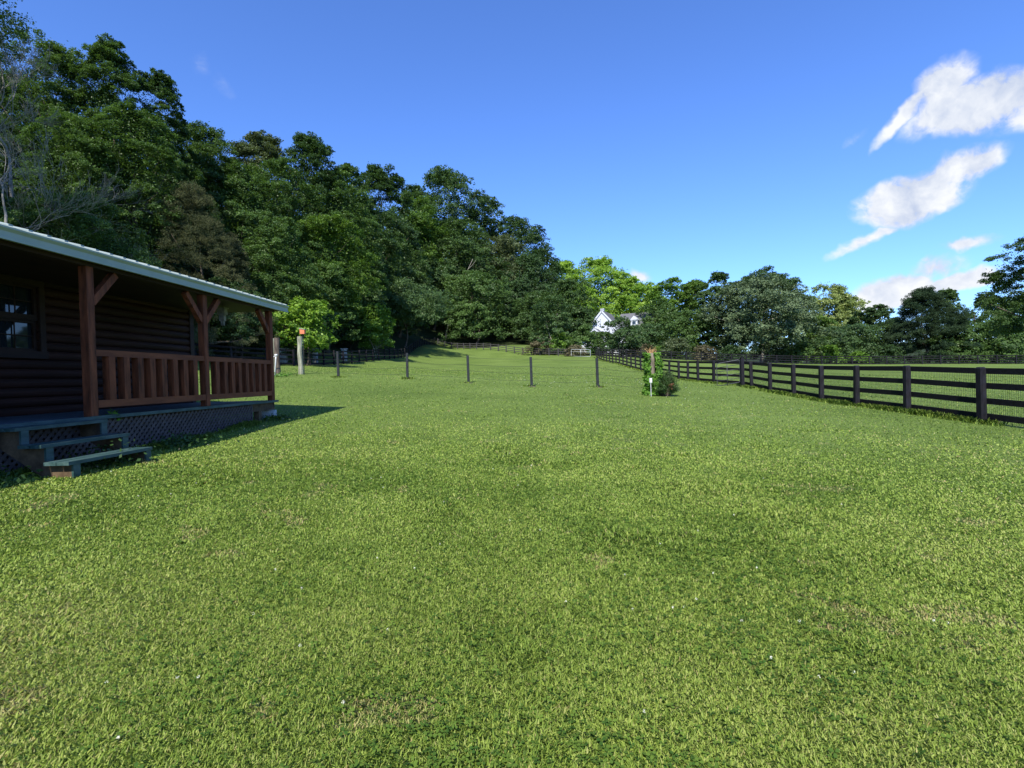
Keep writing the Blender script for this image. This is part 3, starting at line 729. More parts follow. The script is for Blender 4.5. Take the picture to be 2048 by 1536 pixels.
def limb_mesh(rng, H, W, cb, C, m, r0, nl=9, stems=1, zb=-.4):
    mb = MB()
    for s in range(stems):
        ox = 0 if stems == 1 else rng.uniform(-.35, .35)*stems*.5; oy = 0 if stems == 1 else rng.uniform(-.3, .3)
        lean = rng.normal(0, .05 if stems == 1 else .16, 2)
        rs_ = r0 if stems == 1 else r0*.6
        n = 9; top = H*.70
        def at(f): return Vector((ox*.3*(1-f)+lean[0]*f*top+.04*W*math.sin(f*5+s), oy*.3*(1-f)+lean[1]*f*top+.03*W*math.sin(f*4+2*s), zb+(top-zb)*f))
        mb.tube([at(i/n) for i in range(n+1)], [rs_*(1.25 if i == 0 else 1)*(1-.86*i/n) for i in range(n+1)], 8)
        idx = rng.permutation(len(C))[:nl]
        for j in idx:
            c = Vector(C[j]); f = max(.12, min(.9, (c.z/top)*.72-.02)); a = at(f)
            mid = a.lerp(c, .5)+Vector((rng.normal(0, .03*W), rng.normal(0, .03*W), -.02*H))
            ra = rs_*(1-.86*f)*.6
            mb.tube([a, a.lerp(mid, .5)+Vector((0, 0, .01*H)), mid, mid.lerp(c, .6), c], [ra, ra*.8, ra*.6, ra*.38, ra*.16], 6)
    return mb.build('trunk', m, None, True)

SEED = [100]
def tree(px, D, ytop, wpx, label, kind='broad', lm='dark', cb=.12, name='tree', cat='tree', group=None, dens=1.0, bark='bark', r0=None, leafk=1.0, asp=.6, stems=1, nl=9, pos=None, H=None, rngs=None, world_loc=None):
    SEED[0] += 1; rng = np.random.RandomState(SEED[0] if rngs is None else rngs)
    p = gp(px, D) if world_loc is None else np.array(world_loc, float)
    D_ = float(np.hypot(p[0], p[1]))*.93 if world_loc is not None else D
    if H is None: H = ztop(px, ytop, D)-p[2]
    W = wpx*D_/F
    leaf = max(.11, D_*.0033)*leafk
    A = math.pi/4*(W*530/D_)*((H*(1-cb))*530/D_)
    N = int(np.clip(A*7.0*dens/leafk**2, 600, 110000))
    V, t, C, rc = crown_geo(rng, H, W, cb, kind, N, leaf, asp if kind != 'cedar' else .22)
    root = empty(name, tuple(p), label, cat, group)
    me = mesh_np('crown', V, 4, LM[lm], t); link('crown', me, root)
    r0 = r0 or max(.05, H*.017)
    tr = limb_mesh(rng, H, W, cb, C, M[bark], r0, nl, stems); tr.parent = root
    return root

G1 = 'broadleaf trees of the wooded hillside'
BACK = [ # skyline trees of the hill, left to right
 (45, 44, 150, 230, 'tall thick tree at the far left of the hill beside the bare tree', 'dense', 'dark'),
 (140, 42, 92, 240, 'tallest tree on the hill skyline, ragged leafy top left of the notch of sky', 'airy', 'dark'),
 (255, 43, 92, 170, 'narrow tall tree with a pointed double top on the left skyline', 'airy', 'dark'),
 (338, 46, 150, 140, 'tree with a single spire of leaves leaning right above the cabin roof', 'airy', 'deep'),
 (430, 54, 252, 190, 'rounded dark tree on the skyline just right of the steep drop of the treetops', 'broad', 'dark'),
 (535, 66, 268, 170, 'flat topped olive tree on the skyline showing small sky gaps', 'airy', 'soft2'),
 (640, 68, 276, 160, 'tall dark round headed tree on the middle of the hill skyline', 'dense', 'deep'),
 (708, 74, 334, 110, 'small crown filling the dip in the skyline between two taller dark trees', 'broad', 'dark'),
 (775, 76, 336, 170, 'dark tree with a broad top and a sky hole, right of the skyline dip', 'airy', 'deep'),
 (850, 82, 376, 120, 'low skyline tree left of the tall pale dome shaped tree', 'broad', 'mid'),
 (908, 86, 343, 170, 'tall blue green dome shaped tree standing highest on the right half of the hill', 'dense', 'blue'),
 (985, 92, 398, 110, 'upright tree with a squared top right of the dome shaped tree', 'broad', 'blue'),
 (1040, 97, 436, 140, 'tree whose crown slopes down to the right near the end of the wood', 'dense', 'deep'),
 (1085, 100, 500, 110, 'last tall tree of the hill skyline, edge of the wood against open sky', 'dense', 'deep'),
]
LM['soft2'] = leaf_mat('leaves_olive', (.045,.070,.028), (.13,.165,.075), .3)
def wood_depth(px, D, k):
    """keep the trees of the wood beyond the left and the top fence"""
    edge = 21.5*F/(1024-px) if px < 850 else float(np.interp(px, [850, 880, 901, 960, 985, 1040, 1075, 1108, 1200], [131, 130, 128, 125, 134, 138, 124, 110, 102]))
    return max(D, edge*k)
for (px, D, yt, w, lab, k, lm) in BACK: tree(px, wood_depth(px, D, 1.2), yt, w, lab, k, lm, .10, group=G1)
MIDR = [
 (20, 38, 250, 240, 'dark leafy tree behind the tangle of bare branches at the left edge', 'dense', 'deep'),
 (170, 37, 235, 220, 'broad green tree below the tallest skyline tree and above the cabin roof', 'broad', 'mid'),
 (285, 39, 215, 190, 'leafy tree with lighter tips under the pointed double top', 'broad', 'mid'),
 (375, 46, 330, 170, 'deep green tree behind the top of the rusty cedar', 'dense', 'dark'),
 (480, 54, 330, 210, 'wide round green tree between the rusty cedar and the pale forked branch', 'broad', 'mid'),
 (575, 60, 322, 190, 'upright bright green tree below the olive skyline tree', 'broad', 'mid'),
 (680, 68, 345, 170, 'green tree standing under the tall dark round headed one', 'broad', 'mid'),
 (745, 72, 410, 150, 'shadowy tree mid hill to the left of the yellow green crown', 'dense', 'dark'),
 (835, 76, 400, 170, 'yellow green domed crown in the middle of the hill face', 'broad', 'fresh2'),
 (930, 82, 440, 160, 'thick green tree directly below the blue green dome', 'dense', 'dark'),
 (1000, 90, 470, 150, 'tree with tan tinted leaf clusters on the right face of the wood', 'broad', 'soft2'),
 (1065, 94, 510, 150, 'dense dark tree on the lower right shoulder of the wood', 'dense', 'deep'),
 (1135, 100, 560, 130, 'dark round tree at the foot of the wood beside the sunlit yellow trees', 'dense', 'dark'),
 (1165, 104, 615, 90, 'low dark tree touching the left gable of the white house', 'dense', 'deep'),
]
LM['fresh2'] = leaf_mat('leaves_yellowish', (.045,.105,.016), (.125,.21,.034), .35)
for (px, D, yt, w, lab, k, lm) in MIDR: tree(px, wood_depth(px, D, 1.1), yt, w, lab, k, lm, .08, group=G1)
FRONT = [
 (-60, 30, 330, 260, 'shaded tree cut by the left picture edge above the cabin roof', 'dense', 'deep', .05),
 (150, 31, 395, 270, 'low spreading light green tree above the cabin roof', 'spread', 'mid', .10),
 (240, 36, 470, 200, 'dark bushy tree between the light green spreading tree and the rusty cedar', 'dense', 'dark', .05),
 (560, 50, 440, 170, 'tall green tree with a pale forked branch right of the rusty cedar', 'broad', 'mid', .06),
 (545, 46, 530, 150, 'bushy tree overhanging the far end of the cabin roof', 'broad', 'mid', .05),
 (655, 56, 435, 190, 'broad layered yellow green tree in the lower middle of the hill', 'spread', 'fresh2', .05),
 (640, 54, 530, 150, 'leafy tree in front of the layered one, above the small lime tree', 'broad', 'mid', .06),
 (730, 62, 500, 150, 'shaded tree above the small ornamental tree', 'dense', 'dark', .05),
 (800, 66, 480, 150, 'dense green tree mid slope left of the leaning pale trunk', 'dense', 'dark', .05),
 (870, 72, 520, 170, 'tree with hanging leafy branches above the fence corner', 'broad', 'blue', .06),
 (810, 64, 565, 190, 'feathery wide spreading tree leaning over the left fence', 'spread', 'blue', .22),
 (955, 80, 540, 170, 'drooping tree with olive hanging tips over the top fence', 'broad', 'mid', .07),
 (1030, 86, 560, 150, 'dark full tree at the edge of the shaded clearing', 'dense', 'deep', .10),
 (1075, 92, 585, 120, 'deep green tree behind the grey multi stemmed tree', 'dense', 'dark', .08),
 (480, 40, 560, 130, 'shaded tree seen through the porch to the right of the middle post', 'broad', 'blue', .25),
 (410, 42, 600, 140, 'dark tree seen under the porch roof left of the hanging birdhouse', 'dense', 'dark', .22),
 (700, 58, 600, 120, 'shadowed sapling thicket between the lime tree and the ornamental tree', 'dense', 'deep', .12),
 (600, 50, 600, 150, 'dark undergrowth tree behind the lime green tree', 'dense', 'deep', .10),
]
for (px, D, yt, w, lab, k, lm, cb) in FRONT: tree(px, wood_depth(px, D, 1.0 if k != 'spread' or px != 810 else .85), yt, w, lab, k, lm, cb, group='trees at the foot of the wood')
# deeper filling trees inside the wood
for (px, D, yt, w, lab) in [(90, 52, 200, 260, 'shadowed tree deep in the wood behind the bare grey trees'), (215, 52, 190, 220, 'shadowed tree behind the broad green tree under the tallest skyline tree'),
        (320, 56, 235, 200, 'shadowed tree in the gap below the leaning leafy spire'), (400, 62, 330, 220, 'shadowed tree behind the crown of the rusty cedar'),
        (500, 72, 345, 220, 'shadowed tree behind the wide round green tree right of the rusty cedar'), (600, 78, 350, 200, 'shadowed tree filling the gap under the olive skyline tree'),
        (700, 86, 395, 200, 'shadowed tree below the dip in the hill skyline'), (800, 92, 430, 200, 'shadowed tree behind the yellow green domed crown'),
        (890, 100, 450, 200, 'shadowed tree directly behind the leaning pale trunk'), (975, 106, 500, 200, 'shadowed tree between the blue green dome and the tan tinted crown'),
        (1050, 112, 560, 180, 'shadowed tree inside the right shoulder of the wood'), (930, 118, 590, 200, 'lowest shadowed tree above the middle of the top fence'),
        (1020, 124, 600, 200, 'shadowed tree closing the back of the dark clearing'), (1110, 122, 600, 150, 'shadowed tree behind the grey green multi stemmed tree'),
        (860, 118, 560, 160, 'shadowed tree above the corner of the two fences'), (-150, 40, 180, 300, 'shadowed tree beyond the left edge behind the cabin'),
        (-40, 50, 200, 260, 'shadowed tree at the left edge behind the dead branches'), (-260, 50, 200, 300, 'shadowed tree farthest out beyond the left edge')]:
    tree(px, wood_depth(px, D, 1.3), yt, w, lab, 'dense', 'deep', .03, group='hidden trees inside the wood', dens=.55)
# cedars
tree(395, 40, 372, 260, 'rusty brown drooping cedar on the hill above the cabin roof', 'cedar', 'rusty', .02, name='cedar_tree', dens=2.6)
tree(470, 43, 470, 130, 'smaller olive brown cedar leaning beside the large rusty cedar', 'cedar', 'rusty', .02, name='cedar_tree', dens=2.4)
tree(1852, 94, 578, 190, 'very dark pyramid shaped cedar behind the right pasture', 'cedar', 'cedar', .06, name='cedar_tree', dens=3.4)
# small trees in front of the wood
tree(612, 45.5, 597, 136, 'small lime green tree with large leaves between the porch and the wood', 'broad', 'lime', .22, dens=1.0, leafk=1.5, asp=.7, r0=.09)
tree(754, 67, 608, 88, 'small upright green ornamental tree with twin pale stems by the left fence', 'dense', 'fresh', .20, dens=1.7, leafk=1.2, stems=2, bark='pale_bark', r0=.12)
tree(1108, 98, 592, 100, 'grey green airy tree with pale forking trunk behind the top fence', 'airy', 'blue', .12, stems=2, bark='pale_bark', r0=.2, dens=.8)
SH = 'shrubs along the top fence'
tree(1078, 98, 681, 68, 'brown twiggy shrub behind the top fence, leftmost of the row', 'shrub', 'brown', .02, name='shrub', cat='shrub', group=SH, stems=3, r0=.05)
tree(1122, 96, 664, 54, 'bright green shrub right of the brown twiggy shrub', 'shrub', 'fresh', .1, name='shrub', cat='shrub', group=SH, stems=2, r0=.06)
tree(1172, 94, 650, 72, 'dark olive rounded bush just above the silver gate', 'shrub', 'mid', .02, name='shrub', cat='shrub', group=SH)
tree(1152, 91, 690, 60, 'low brown bush touching the fence left of the silver gate', 'shrub', 'brown', .02, name='shrub', cat='shrub', group=SH)
tree(1238, 93, 634, 76, 'small pale green tree standing in front of the white house', 'airy', 'soft3' if 0 else 'blue', .2, r0=.10, dens=.9)
tree(1286, 96, 688, 60, 'brownish bush behind the vine covered post', 'shrub', 'brown', .02, name='shrub', cat='shrub', group=SH)
tree(1355, 92, 675, 66, 'olive shrub with yellow tips left of the silvery tree', 'shrub', 'soft2', .02, name='shrub', cat='shrub', group=SH)
tree(1410, 92, 690, 60, 'low tan shrub at the left foot of the silvery tree', 'shrub', 'brown', .02, name='shrub', cat='shrub', group=SH)
tree(1206, 97, 664, 66, 'olive bush standing in front of the lower wall of the white house', 'dense', 'mid', .02, dens=1.5, name='shrub', cat='shrub', group=SH)
tree(1266, 98, 652, 84, 'grey green bush hiding the right end of the white house', 'dense', 'blue', .04, name='shrub', cat='shrub', group=SH)
# right hand tree line
RT = [
 (1132, 150, 522, 90, 'sunlit yellow tree peeping over the end of the dark wood', 'broad', 'gold', .1, 1.0),
 (1205, 150, 518, 130, 'tallest sunlit golden green tree rising behind the white house', 'broad', 'gold', .08, 1.0),
 (1160, 140, 570, 90, 'bright yellow green tree left of the white house roof', 'broad', 'gold', .06, 1.0),
 (1262, 146, 556, 90, 'golden tree directly behind the white house roof ridge', 'broad', 'gold', .06, 1.0),
 (1305, 142, 566, 90, 'sunlit yellow green tree right of the house', 'broad', 'gold', .06, 1.0),
 (1250, 136, 592, 80, 'lower sunlit yellow bush tree just above the house roof', 'broad', 'gold', .03, 1.0),
 (1345, 128, 558, 80, 'mixed green tree with a lit crown between the house and the silvery tree', 'broad', 'fresh', .06, 1.0),
 (1392, 124, 562, 80, 'green tree with sunlit top left of the silvery tree', 'broad', 'fresh2', .06, 1.0),
 (1318, 112, 600, 100, 'shaded green tree to the right of the white house', 'dense', 'mid', .04, 1.0),
 (1370, 104, 622, 100, 'deep green tree behind the shrubs left of the silvery tree', 'dense', 'mid', .03, 1.0),
 (1300, 104, 648, 90, 'dark bushy tree right of the small pale tree and the house', 'dense', 'blue', .03, 1.0),
 (1435, 104, 545, 90, 'loose topped tree rising behind the left of the silvery tree', 'airy', 'blue', .06, 1.0),
 (1530, 108, 542, 150, 'wide dark tree rising behind the silvery tree', 'airy', 'blue', .06, 1.1),
 (1650, 130, 572, 125, 'pale yellow green tree just right of the silvery tree', 'broad', 'soft', .06, .9),
 (1700, 126, 592, 110, 'soft olive green tree between the pale yellow tree and the dark cedar', 'broad', 'soft', .04, .9),
 (1630, 112, 632, 90, 'low light green tree under the pale yellow one', 'broad', 'fresh2', .03, 1.0),
 (1745, 108, 612, 80, 'dark leafy tree left of the dark cedar', 'airy', 'deep', .04, 1.2),
 (1700, 98, 650, 110, 'shaded bushy tree at the left foot of the dark cedar', 'dense', 'blue', .02, 1.0),
 (1790, 100, 640, 80, 'deep green tree touching the left side of the dark cedar', 'dense', 'dark', .02, 1.0),
 (1895, 96, 580, 70, 'slim green tree hugging the right side of the dark cedar', 'column', 'dark', .05, 1.0),
 (1962, 96, 586, 90, 'open crowned tree between the dark cedar and the big tree at the right edge', 'airy', 'blue', .06, .8),
 (1925, 92, 640, 90, 'low green tree right of the dark cedar', 'dense', 'mid', .02, 1.0),
 (2000, 90, 640, 100, 'bright green bushy tree near the right picture edge', 'dense', 'mid', .02, 1.0),
 (2045, 108, 610, 110, 'light green tree behind the big right edge tree', 'broad', 'fresh2', .03, 1.0),
 (2120, 96, 600, 140, 'green tree beyond the right picture edge', 'dense', 'mid', .03, .7),
]
for (px, D, yt, w, lab, k, lm, cb, dn) in RT: tree(px, D, yt, w*1.18, lab, k, lm, cb, group='trees behind the right pasture', dens=dn*1.3)
tree(1522, 96, 556, 228, 'broad rounded tree with silvery leaves behind the pasture', 'dense', 'silver', .05, dens=1.6, leafk=1.15, r0=.34, bark='pale_bark')
tree(2094, 50, 462, 205, 'big dark leafy tree leaning in from the right picture edge', 'airy', 'dark', .26, dens=1.3, r0=.35)
# hedge bushes at their feet
for (px, D, yt, w, lm, lab) in [(1465, 92, 690, 70, 'deep', 'dark low bush left under the silvery tree'), (1600, 94, 685, 80, 'mid', 'green bush at the right foot of the silvery tree'),
      (1660, 94, 690, 60, 'fresh', 'light green bush behind the far fence right of the silvery tree'), (1718, 90, 702, 50, 'fresh', 'bright green low bush left of the dark cedar trunk'),
      (1775, 92, 690, 70, 'deep', 'dark bush at the left foot of the dark cedar'), (1935, 90, 680, 80, 'mid', 'green bush right of the dark cedar'),
      (2010, 92, 690, 80, 'dark', 'dark bush near the right picture edge'), (1560, 96, 700, 70, 'deep', 'dark bush in the shade right under the silvery tree'),
      (1330, 94, 690, 70, 'fresh2', 'light olive bush right of the vine covered post'), (1880, 90, 700, 70, 'deep', 'dark low bush beneath the dark cedar')]:
    tree(px, D, yt, w, lab, 'shrub', lm, .02, name='shrub', cat='shrub', group='bushes at the foot of the far tree line', nl=4)

# trees over the left picture edge: a leafy bough and bare grey trees
tree(0, 20, 0, 470, 'leafy bough of a near tree reaching into the top left corner', 'broad', 'dark', .66, world_loc=(-28.3, 21.5, gz(-28.3, 21.5)), H=20.8, dens=1.0, leafk=1.1, r0=.3)

def bare(px, D, ytop, label, seed, spread=.5, lean=0, r0=.16, depth=6, mat='dead_bark', H=None, low=.35, up=.25):
    rng = random.Random(seed); p = gp(px, D); H = ztop(px, ytop, D)-p[2]; mb = MB()
    tw = MB()
    def grow(a, d, ln, r, k):
        pts = [a]; rr = [r]; q = a.copy(); dd = d.copy()
        for i in range(4):
            dd = (dd + Vector((rng.gauss(0, .13), rng.gauss(0, .13), rng.gauss(.02, .09)))).normalized()
            q = q+dd*ln/4; pts.append(q.copy()); rr.append(r*(1-.4*(i+1)/4))
        (mb if k > 2 else tw).tube(pts, [max(x, .006) for x in rr], 6 if k > 3 else 3, cap=False)
        if k <= 0: return
        nb = rng.choice((2, 3, 3)) if k > 1 else 3
        for j in range(nb):
            s = rng.uniform(.35, 1) if j else 1
            b = pts[min(4, max(1, int(s*4)))]
            ax = Vector((rng.gauss(0, 1), rng.gauss(0, 1), rng.gauss(0, .4))).normalized()
            nd = (dd + ax*spread*rng.uniform(.6, 1.3) + Vector((0, 0, up*.3))).normalized()
            grow(b, nd, ln*rng.uniform(.6, .82), r*.58*rng.uniform(.8, 1.1), k-1)
    top = Vector((lean*H, 0, H*.55)); n = 7
    tr = [Vector((lean*H*f+.1*math.sin(f*6), .1*math.sin(f*5), -.3+H*.62*f)) for f in [i/n for i in range(n+1)]]
    mb.tube(tr, [r0*(1-.55*i/n) for i in range(n+1)], 8)
    grow(tr[-1], Vector((lean*.5, 0, 1)).normalized(), H*.16, r0*.42, depth)
    for i in range(8):
        f = rng.uniform(low, .95); a = tr[int(f*n)]; an = rng.uniform(0, 6.28)
        grow(a, Vector((math.cos(an), math.sin(an)*.8, rng.uniform(0, .6))).normalized(), H*.15, r0*.4*(1.1-f*.6), depth-1)
    root = empty('bare_tree', tuple(p), label, 'tree', 'bare grey trees at the left')
    mb.build('trunk', M[mat], root, True); tw.build('twigs', M[mat], root)
bare(55, 30, 62, 'leafless grey tree with fine twigs rising above the leaves at the left picture edge', 5, .42, -.02, .15, 6)
bare(-5, 28, 50, 'bare twiggy tree cut by the left picture edge', 9, .45, .01, .14, 6)
bare(30, 27, 230, 'dead grey tree with tangled horizontal branches above the cabin roof', 12, .75, .0, .13, 6, up=-.3)

def pale_limb(px, D, y0, y1, lean, label, seed):
    """pale trunk showing between the crowns"""
    rng = random.Random(seed); p = gp(px, D); zt = ztop(px, y1, D)-p[2]; mb = MB()
    W = (px+lean-px)*D/F; n = 8
    tr = [Vector((W*(i/n)**1.4, -.2*i/n, -.3+(zt*.9)*i/n)) for i in range(n+1)]; mb.tube(tr, [.17*(1-.75*i/n) for i in range(n+1)], 7)
    for k in range(7):
        i = rng.randint(4, n); a = tr[i]; s = rng.choice((-1, 1))
        c = a+Vector((s*rng.uniform(.8, 2.4), rng.uniform(-.5, .5), rng.uniform(.6, 2.2)))
        mb.tube([a, a.lerp(c, .5)+Vector((0, 0, -.2)), c], [.07, .05, .015], 6)
    o = mb.build('dead_tree', M['pale_bark'], None, True); o.location = p; tag(o, label, 'tree', 'pale trunks at the edge of the wood')
pale_limb(893, 127, 600, 500, 60, 'leaning pale trunk with bare forks on the right side of the wood', 3)
pale_limb(950, 132, 600, 560, 36, 'pale crooked dead branch right of the leaning pale trunk', 8)

# ------------------------------------------------------------------ vine covered post and fern bush
p = gp(1304, 22.0); D = 22.0; r = empty('vine_post', tuple(p), 'thick fibrous post wrapped in green creeper with tan twigs on top', 'post')
H = ztop(1304, 706, D)-p[2]; rng = np.random.RandomState(5)
MB().tube([(0, 0, -.1), (.02, 0, H*.4), (-.01, 0, H*.8), (0, 0, H)], [.2, .155, .15, .13], 10).build('post', M['vine_bark'], r, True)
n = 3600; th = rng.uniform(0, 2*math.pi, n); z = rng.uniform(0, 1, n)**1.1
front = np.clip(-np.sin(th), 0, 1)*np.clip(np.cos(th-2.0)+.6, 0, 1)
keep = ~((np.sin(th) < -.25) & (np.cos(th) < .22) & (np.cos(th) > -.42) & (z > .5)); th = th[keep]; z = z[keep]
rad = .20+.13*rng.uniform(0, 1, len(z))+.26*np.clip(.25-z, 0, 1)+.05*np.sin(z*20+th*2)+np.where(np.cos(th) > .2, .13*np.sin(z*3.1), 0)
P = np.stack([np.cos(th)*rad, np.sin(th)*rad, z*H*.99+.02], 1)
V = leaves(P, unit(P*np.array([1, 1, .1])), .115, .75, 'flat', rng, .2, .8)
link('vine', mesh_np('vine', V, 4, LM['vine'], rng.normal(.6, .28, len(P))), r)
tw = MB()
for k in range(46):
    an = rng.uniform(0, 6.28); l = rng.uniform(.12, .34); a = Vector((rng.uniform(-.13, .13), rng.uniform(-.1, .1), H-.06))
    b_ = a+Vector((math.cos(an)*l*.8, math.sin(an)*l*.6, l*rng.uniform(.2, 1))); tw.tube([a, a.lerp(b_, .5)+Vector((0, 0, .03)), b_], [.009, .007, .004], 4)
M['tan_twig'] = lerp_mat('tan_twig', (.30,.17,.07), (.48,.30,.13), 9, .8)
tw.build('twigs', M['tan_twig'], r)
p2 = gp(1300, 21.5); s = empty('meter_box', tuple(p2), 'small white box on a white stake in front of the creeper post', 'box')
zb = ztop(1300, 765, 21.5)-p2[2]; zt2 = ztop(1300, 756, 21.5)-p2[2]
MB().tube([(0, -.1, -.1), (0, -.1, zb)], .011, 6).build('stake', M['white_metal'], s)
MB().bar((0, -.1, zb), (0, -.1, zt2), .10, .07, bev=.01).build('case', M['white_metal'], s)
# feathery bush
p = gp(1330, 21.8); r = empty('bush', tuple(p), 'dark feathery round bush growing against the creeper post', 'bush'); rng = np.random.RandomState(8)
H = ztop(1330, 738, 21.8)-p[2]
st = MB(); PP = []; OO = []
for k in range(170):
    an = rng.uniform(0, 6.28); el = rng.uniform(.25, 1.5); l = rng.uniform(.7, 1)*H*(.62+.42*math.sin(el)); a = Vector((math.cos(an)*.16, math.sin(an)*.16, 0))
    tip = Vector((math.cos(an)*math.cos(el)*l*.75, math.sin(an)*math.cos(el)*l*.75, max(.08, math.sin(el)*l)))
    mid = a.lerp(tip, .55)+Vector((0, 0, .1)); st.tube([a, mid, tip], [.008, .005, .002], 3, cap=False)
    for j in range(44):
        t = rng.uniform(.25, 1); q = (a.lerp(mid, t/.55) if t < .55 else mid.lerp(tip, (t-.55)/.45)); PP.append(np.array(q)+rng.normal(0, .03, 3)); OO.append(np.array(tip-a)/l)
PP = np.array(PP); PP[:, 2] = np.maximum(PP[:, 2], .01)
link('foliage', mesh_np('foliage', leaves(PP, unit(np.array(OO)), .075, .28, 'needle', rng), 4, LM['fern'], rng.normal(.5, .25, len(PP))), r)
st.build('stem', M['bark'], r)
rng = np.random.RandomState(9); n = 40; P = np.stack([.12+rng.normal(0, .045, n), -.44+rng.normal(0, .04, n), .42+rng.normal(0, .07, n)], 1)
LM['rust'] = leaf_mat('rust_leaves', (.12,.04,.02), (.22,.09,.05), .2)
link('dead_leaves', mesh_np('dead_leaves', leaves(P, unit(P), .07, .5, 'flat', rng), 4, LM['rust'], rng.uniform(0, 1, n)), r)

# ------------------------------------------------------------------ weeds at the porch
def weed(loc, label, n, sx, sz, leaf, seed, lm='vine', name='weed'):
    rng = np.random.RandomState(seed); P = rng.normal(0, 1, (n, 3))*np.array([sx, sx, 0]); P[:, 2] = np.abs(rng.normal(0, sz, n))+.015
    o = link(name, mesh_np(name, leaves(P, unit(P+np.array([0, 0, .1])), leaf, .65, 'flat', rng), 4, LM[lm], rng.normal(.5, .25, n)), None, tuple(loc)); return tag(o, label, 'weed', kind='stuff')
q = lambda x, y: (x, y, gz(x, y))
weed((-6.0, 7.95, .98), 'sprig of green leaves sticking out of the lattice beside the top step', 40, .07, .06, .085, 1, 'vine')
weed(q(-5.62, 8.9), 'low weeds along the foot of the lattice right of the steps', 500, .22, .08, .06, 2, 'fern')
weed(q(-5.42, 7.1), 'leafy weeds growing under the lowest step', 420, .22, .10, .06, 3, 'fern')
weed(q(-5.9, 5.6), 'dark weeds at the near foot of the steps by the left picture edge', 500, .25, .07, .06, 4, 'fern')
weed(q(-5.6, 12.6), 'weeds around the concrete block at the porch corner', 300, .3, .06, .05, 5, 'fern')
weed(q(-12.0*1.0*28/28-.35, 28.2), 'small clump of weeds at the foot of the old dark wooden post', 260, .35, .12, .10, 6, 'vine')

# ------------------------------------------------------------------ grass blades
rng = np.random.RandomState(11)
def grass_mat(nt, p):
    L = nt.links.new
    at = nt.nodes.new('ShaderNodeAttribute'); at.attribute_name = 'tint'
    r = nt.nodes.new('ShaderNodeValToRGB'); L(at.outputs['Fac'], r.inputs[0])
    e = r.color_ramp.elements; e[0].position = 0; e[0].color = (.065,.125,.020,1); e[1].position = 1; e[1].color = (.36,.30,.12,1)
    for pos, c in ((.3, (.155,.248,.038,1)), (.55, (.25,.352,.058,1)), (.75, (.35,.43,.098,1)), (.88, (.38,.40,.15,1))): k = e.new(pos); k.color = c
    L(r.outputs[0], p.inputs['Base Color']); p.inputs['Roughness'].default_value = .55; p.inputs['Specular IOR Level'].default_value = .25
    tr = nt.nodes.new('ShaderNodeBsdfTranslucent'); L(r.outputs[0], tr.inputs['Color'])
    ms = nt.nodes.new('ShaderNodeMixShader'); ms.inputs[0].default_value = .42
    L(p.outputs[0], ms.inputs[1]); L(tr.outputs[0], ms.inputs[2]); L(ms.outputs[0], nt.nodes['Material Output'].inputs['Surface'])
GM = material('grass_blades', grass_mat)
NB = 1400000
# distances: even in screen terms, capped close by
r_in, r_cap, r_out = .5, 3.2, 62.0
u = rng.uniform(0, 1, NB); nearshare = .30
near = u < nearshare
r = np.where(near, np.sqrt(r_in**2+(r_cap**2-r_in**2)*rng.uniform(0, 1, NB)), 1/(1/r_cap-(1/r_cap-1/r_out)*rng.uniform(0, 1, NB)))
th = rng.uniform(-1.0, 1.0, NB)*.90; wide = rng.uniform(size=NB) < .27; th = np.where(wide, np.sign(th)*rng.uniform(.88, 1.75, NB), th)
x = r*np.sin(th); y = r*np.cos(th)
keep = (woods_and_shade(x, y) < .5) & ~((x < -6.2) & (y < 13.0))
r, x, y = r[keep], x[keep], y[keep]; n = len(x)
# bare and worn places carry few blades
worn = fbm(x, y, .45, 21); keep = ~((worn < .28) & (rng.uniform(size=n) < .5)); r, x, y, worn = r[keep], x[keep], y[keep], worn[keep]; n = len(x)
z = hgt(x, y)
clv = fbm(x, y, 1.6, 31)                # clover patches
dry = fbm(x, y, 2.6, 41); coarse = fbm(x, y, .9, 51); tall = fbm(x, y, .35, 77, 2)
lenb = rng.uniform(.020, .044, n)*(1+1.3*np.clip(coarse-.62, 0, 1)*4)*(.68+.5*tall)
wid = np.maximum(rng.uniform(.0014, .0030, n)*(1+2.4*np.clip(coarse-.62, 0, 1)*4), r*.00092*rng.uniform(.7, 1.2, n))
lenb = np.maximum(lenb, r*.0011)
stripe = np.sign(np.sin((x-.05*y+.25*(fbm(x, y, 3, 5)-.5))*2*math.pi/2.0)); az = rng.uniform(0, 2*math.pi, n); az = np.where(rng.uniform(size=n) < .07, stripe*math.pi/2+rng.normal(0, .6, n), az); lean = np.clip(rng.normal(.95, .35, n), .1, 1.5)
d = np.stack([np.cos(az), np.sin(az), np.zeros(n)], 1); up = np.array([0, 0, 1.0])
B = np.stack([x, y, z-.004], 1)
wv = np.stack([-np.sin(az+rng.normal(0, .6, n)), np.cos(az), rng.normal(0, .25, n)], 1); wv = unit(wv)*wid[:, None]
m = B + (d*np.sin(lean*.55)[:, None]+up*np.cos(lean*.55)[:, None])*(lenb*.55)[:, None]
t = m + (d*np.sin(lean*1.25)[:, None]+up*np.cos(lean*1.25)[:, None])*(lenb*.5)[:, None]
tint = .54-.22*np.clip((r-4)/14, 0, 1)+.17*rng.normal(size=n)+.30*(dry-.5)+.30*(fbm(x, y, .7, 91)-.5)-.20*np.clip(clv-.56, 0, 1)*2+.25*(fbm(x, y, 12, 61)-.5)
bare_ = (worn < .28) & (rng.uniform(size=n) < .6); lenb = np.where(bare_, lenb*.5, lenb); strw = bare_ | (rng.uniform(size=n) < (.03+.12*np.clip(dry-.55, 0, 1)*3)); tint = np.where(strw, rng.uniform(.85, 1, n), np.clip(tint, 0, .8))
nr = r < 9+6*rng.uniform(size=n)
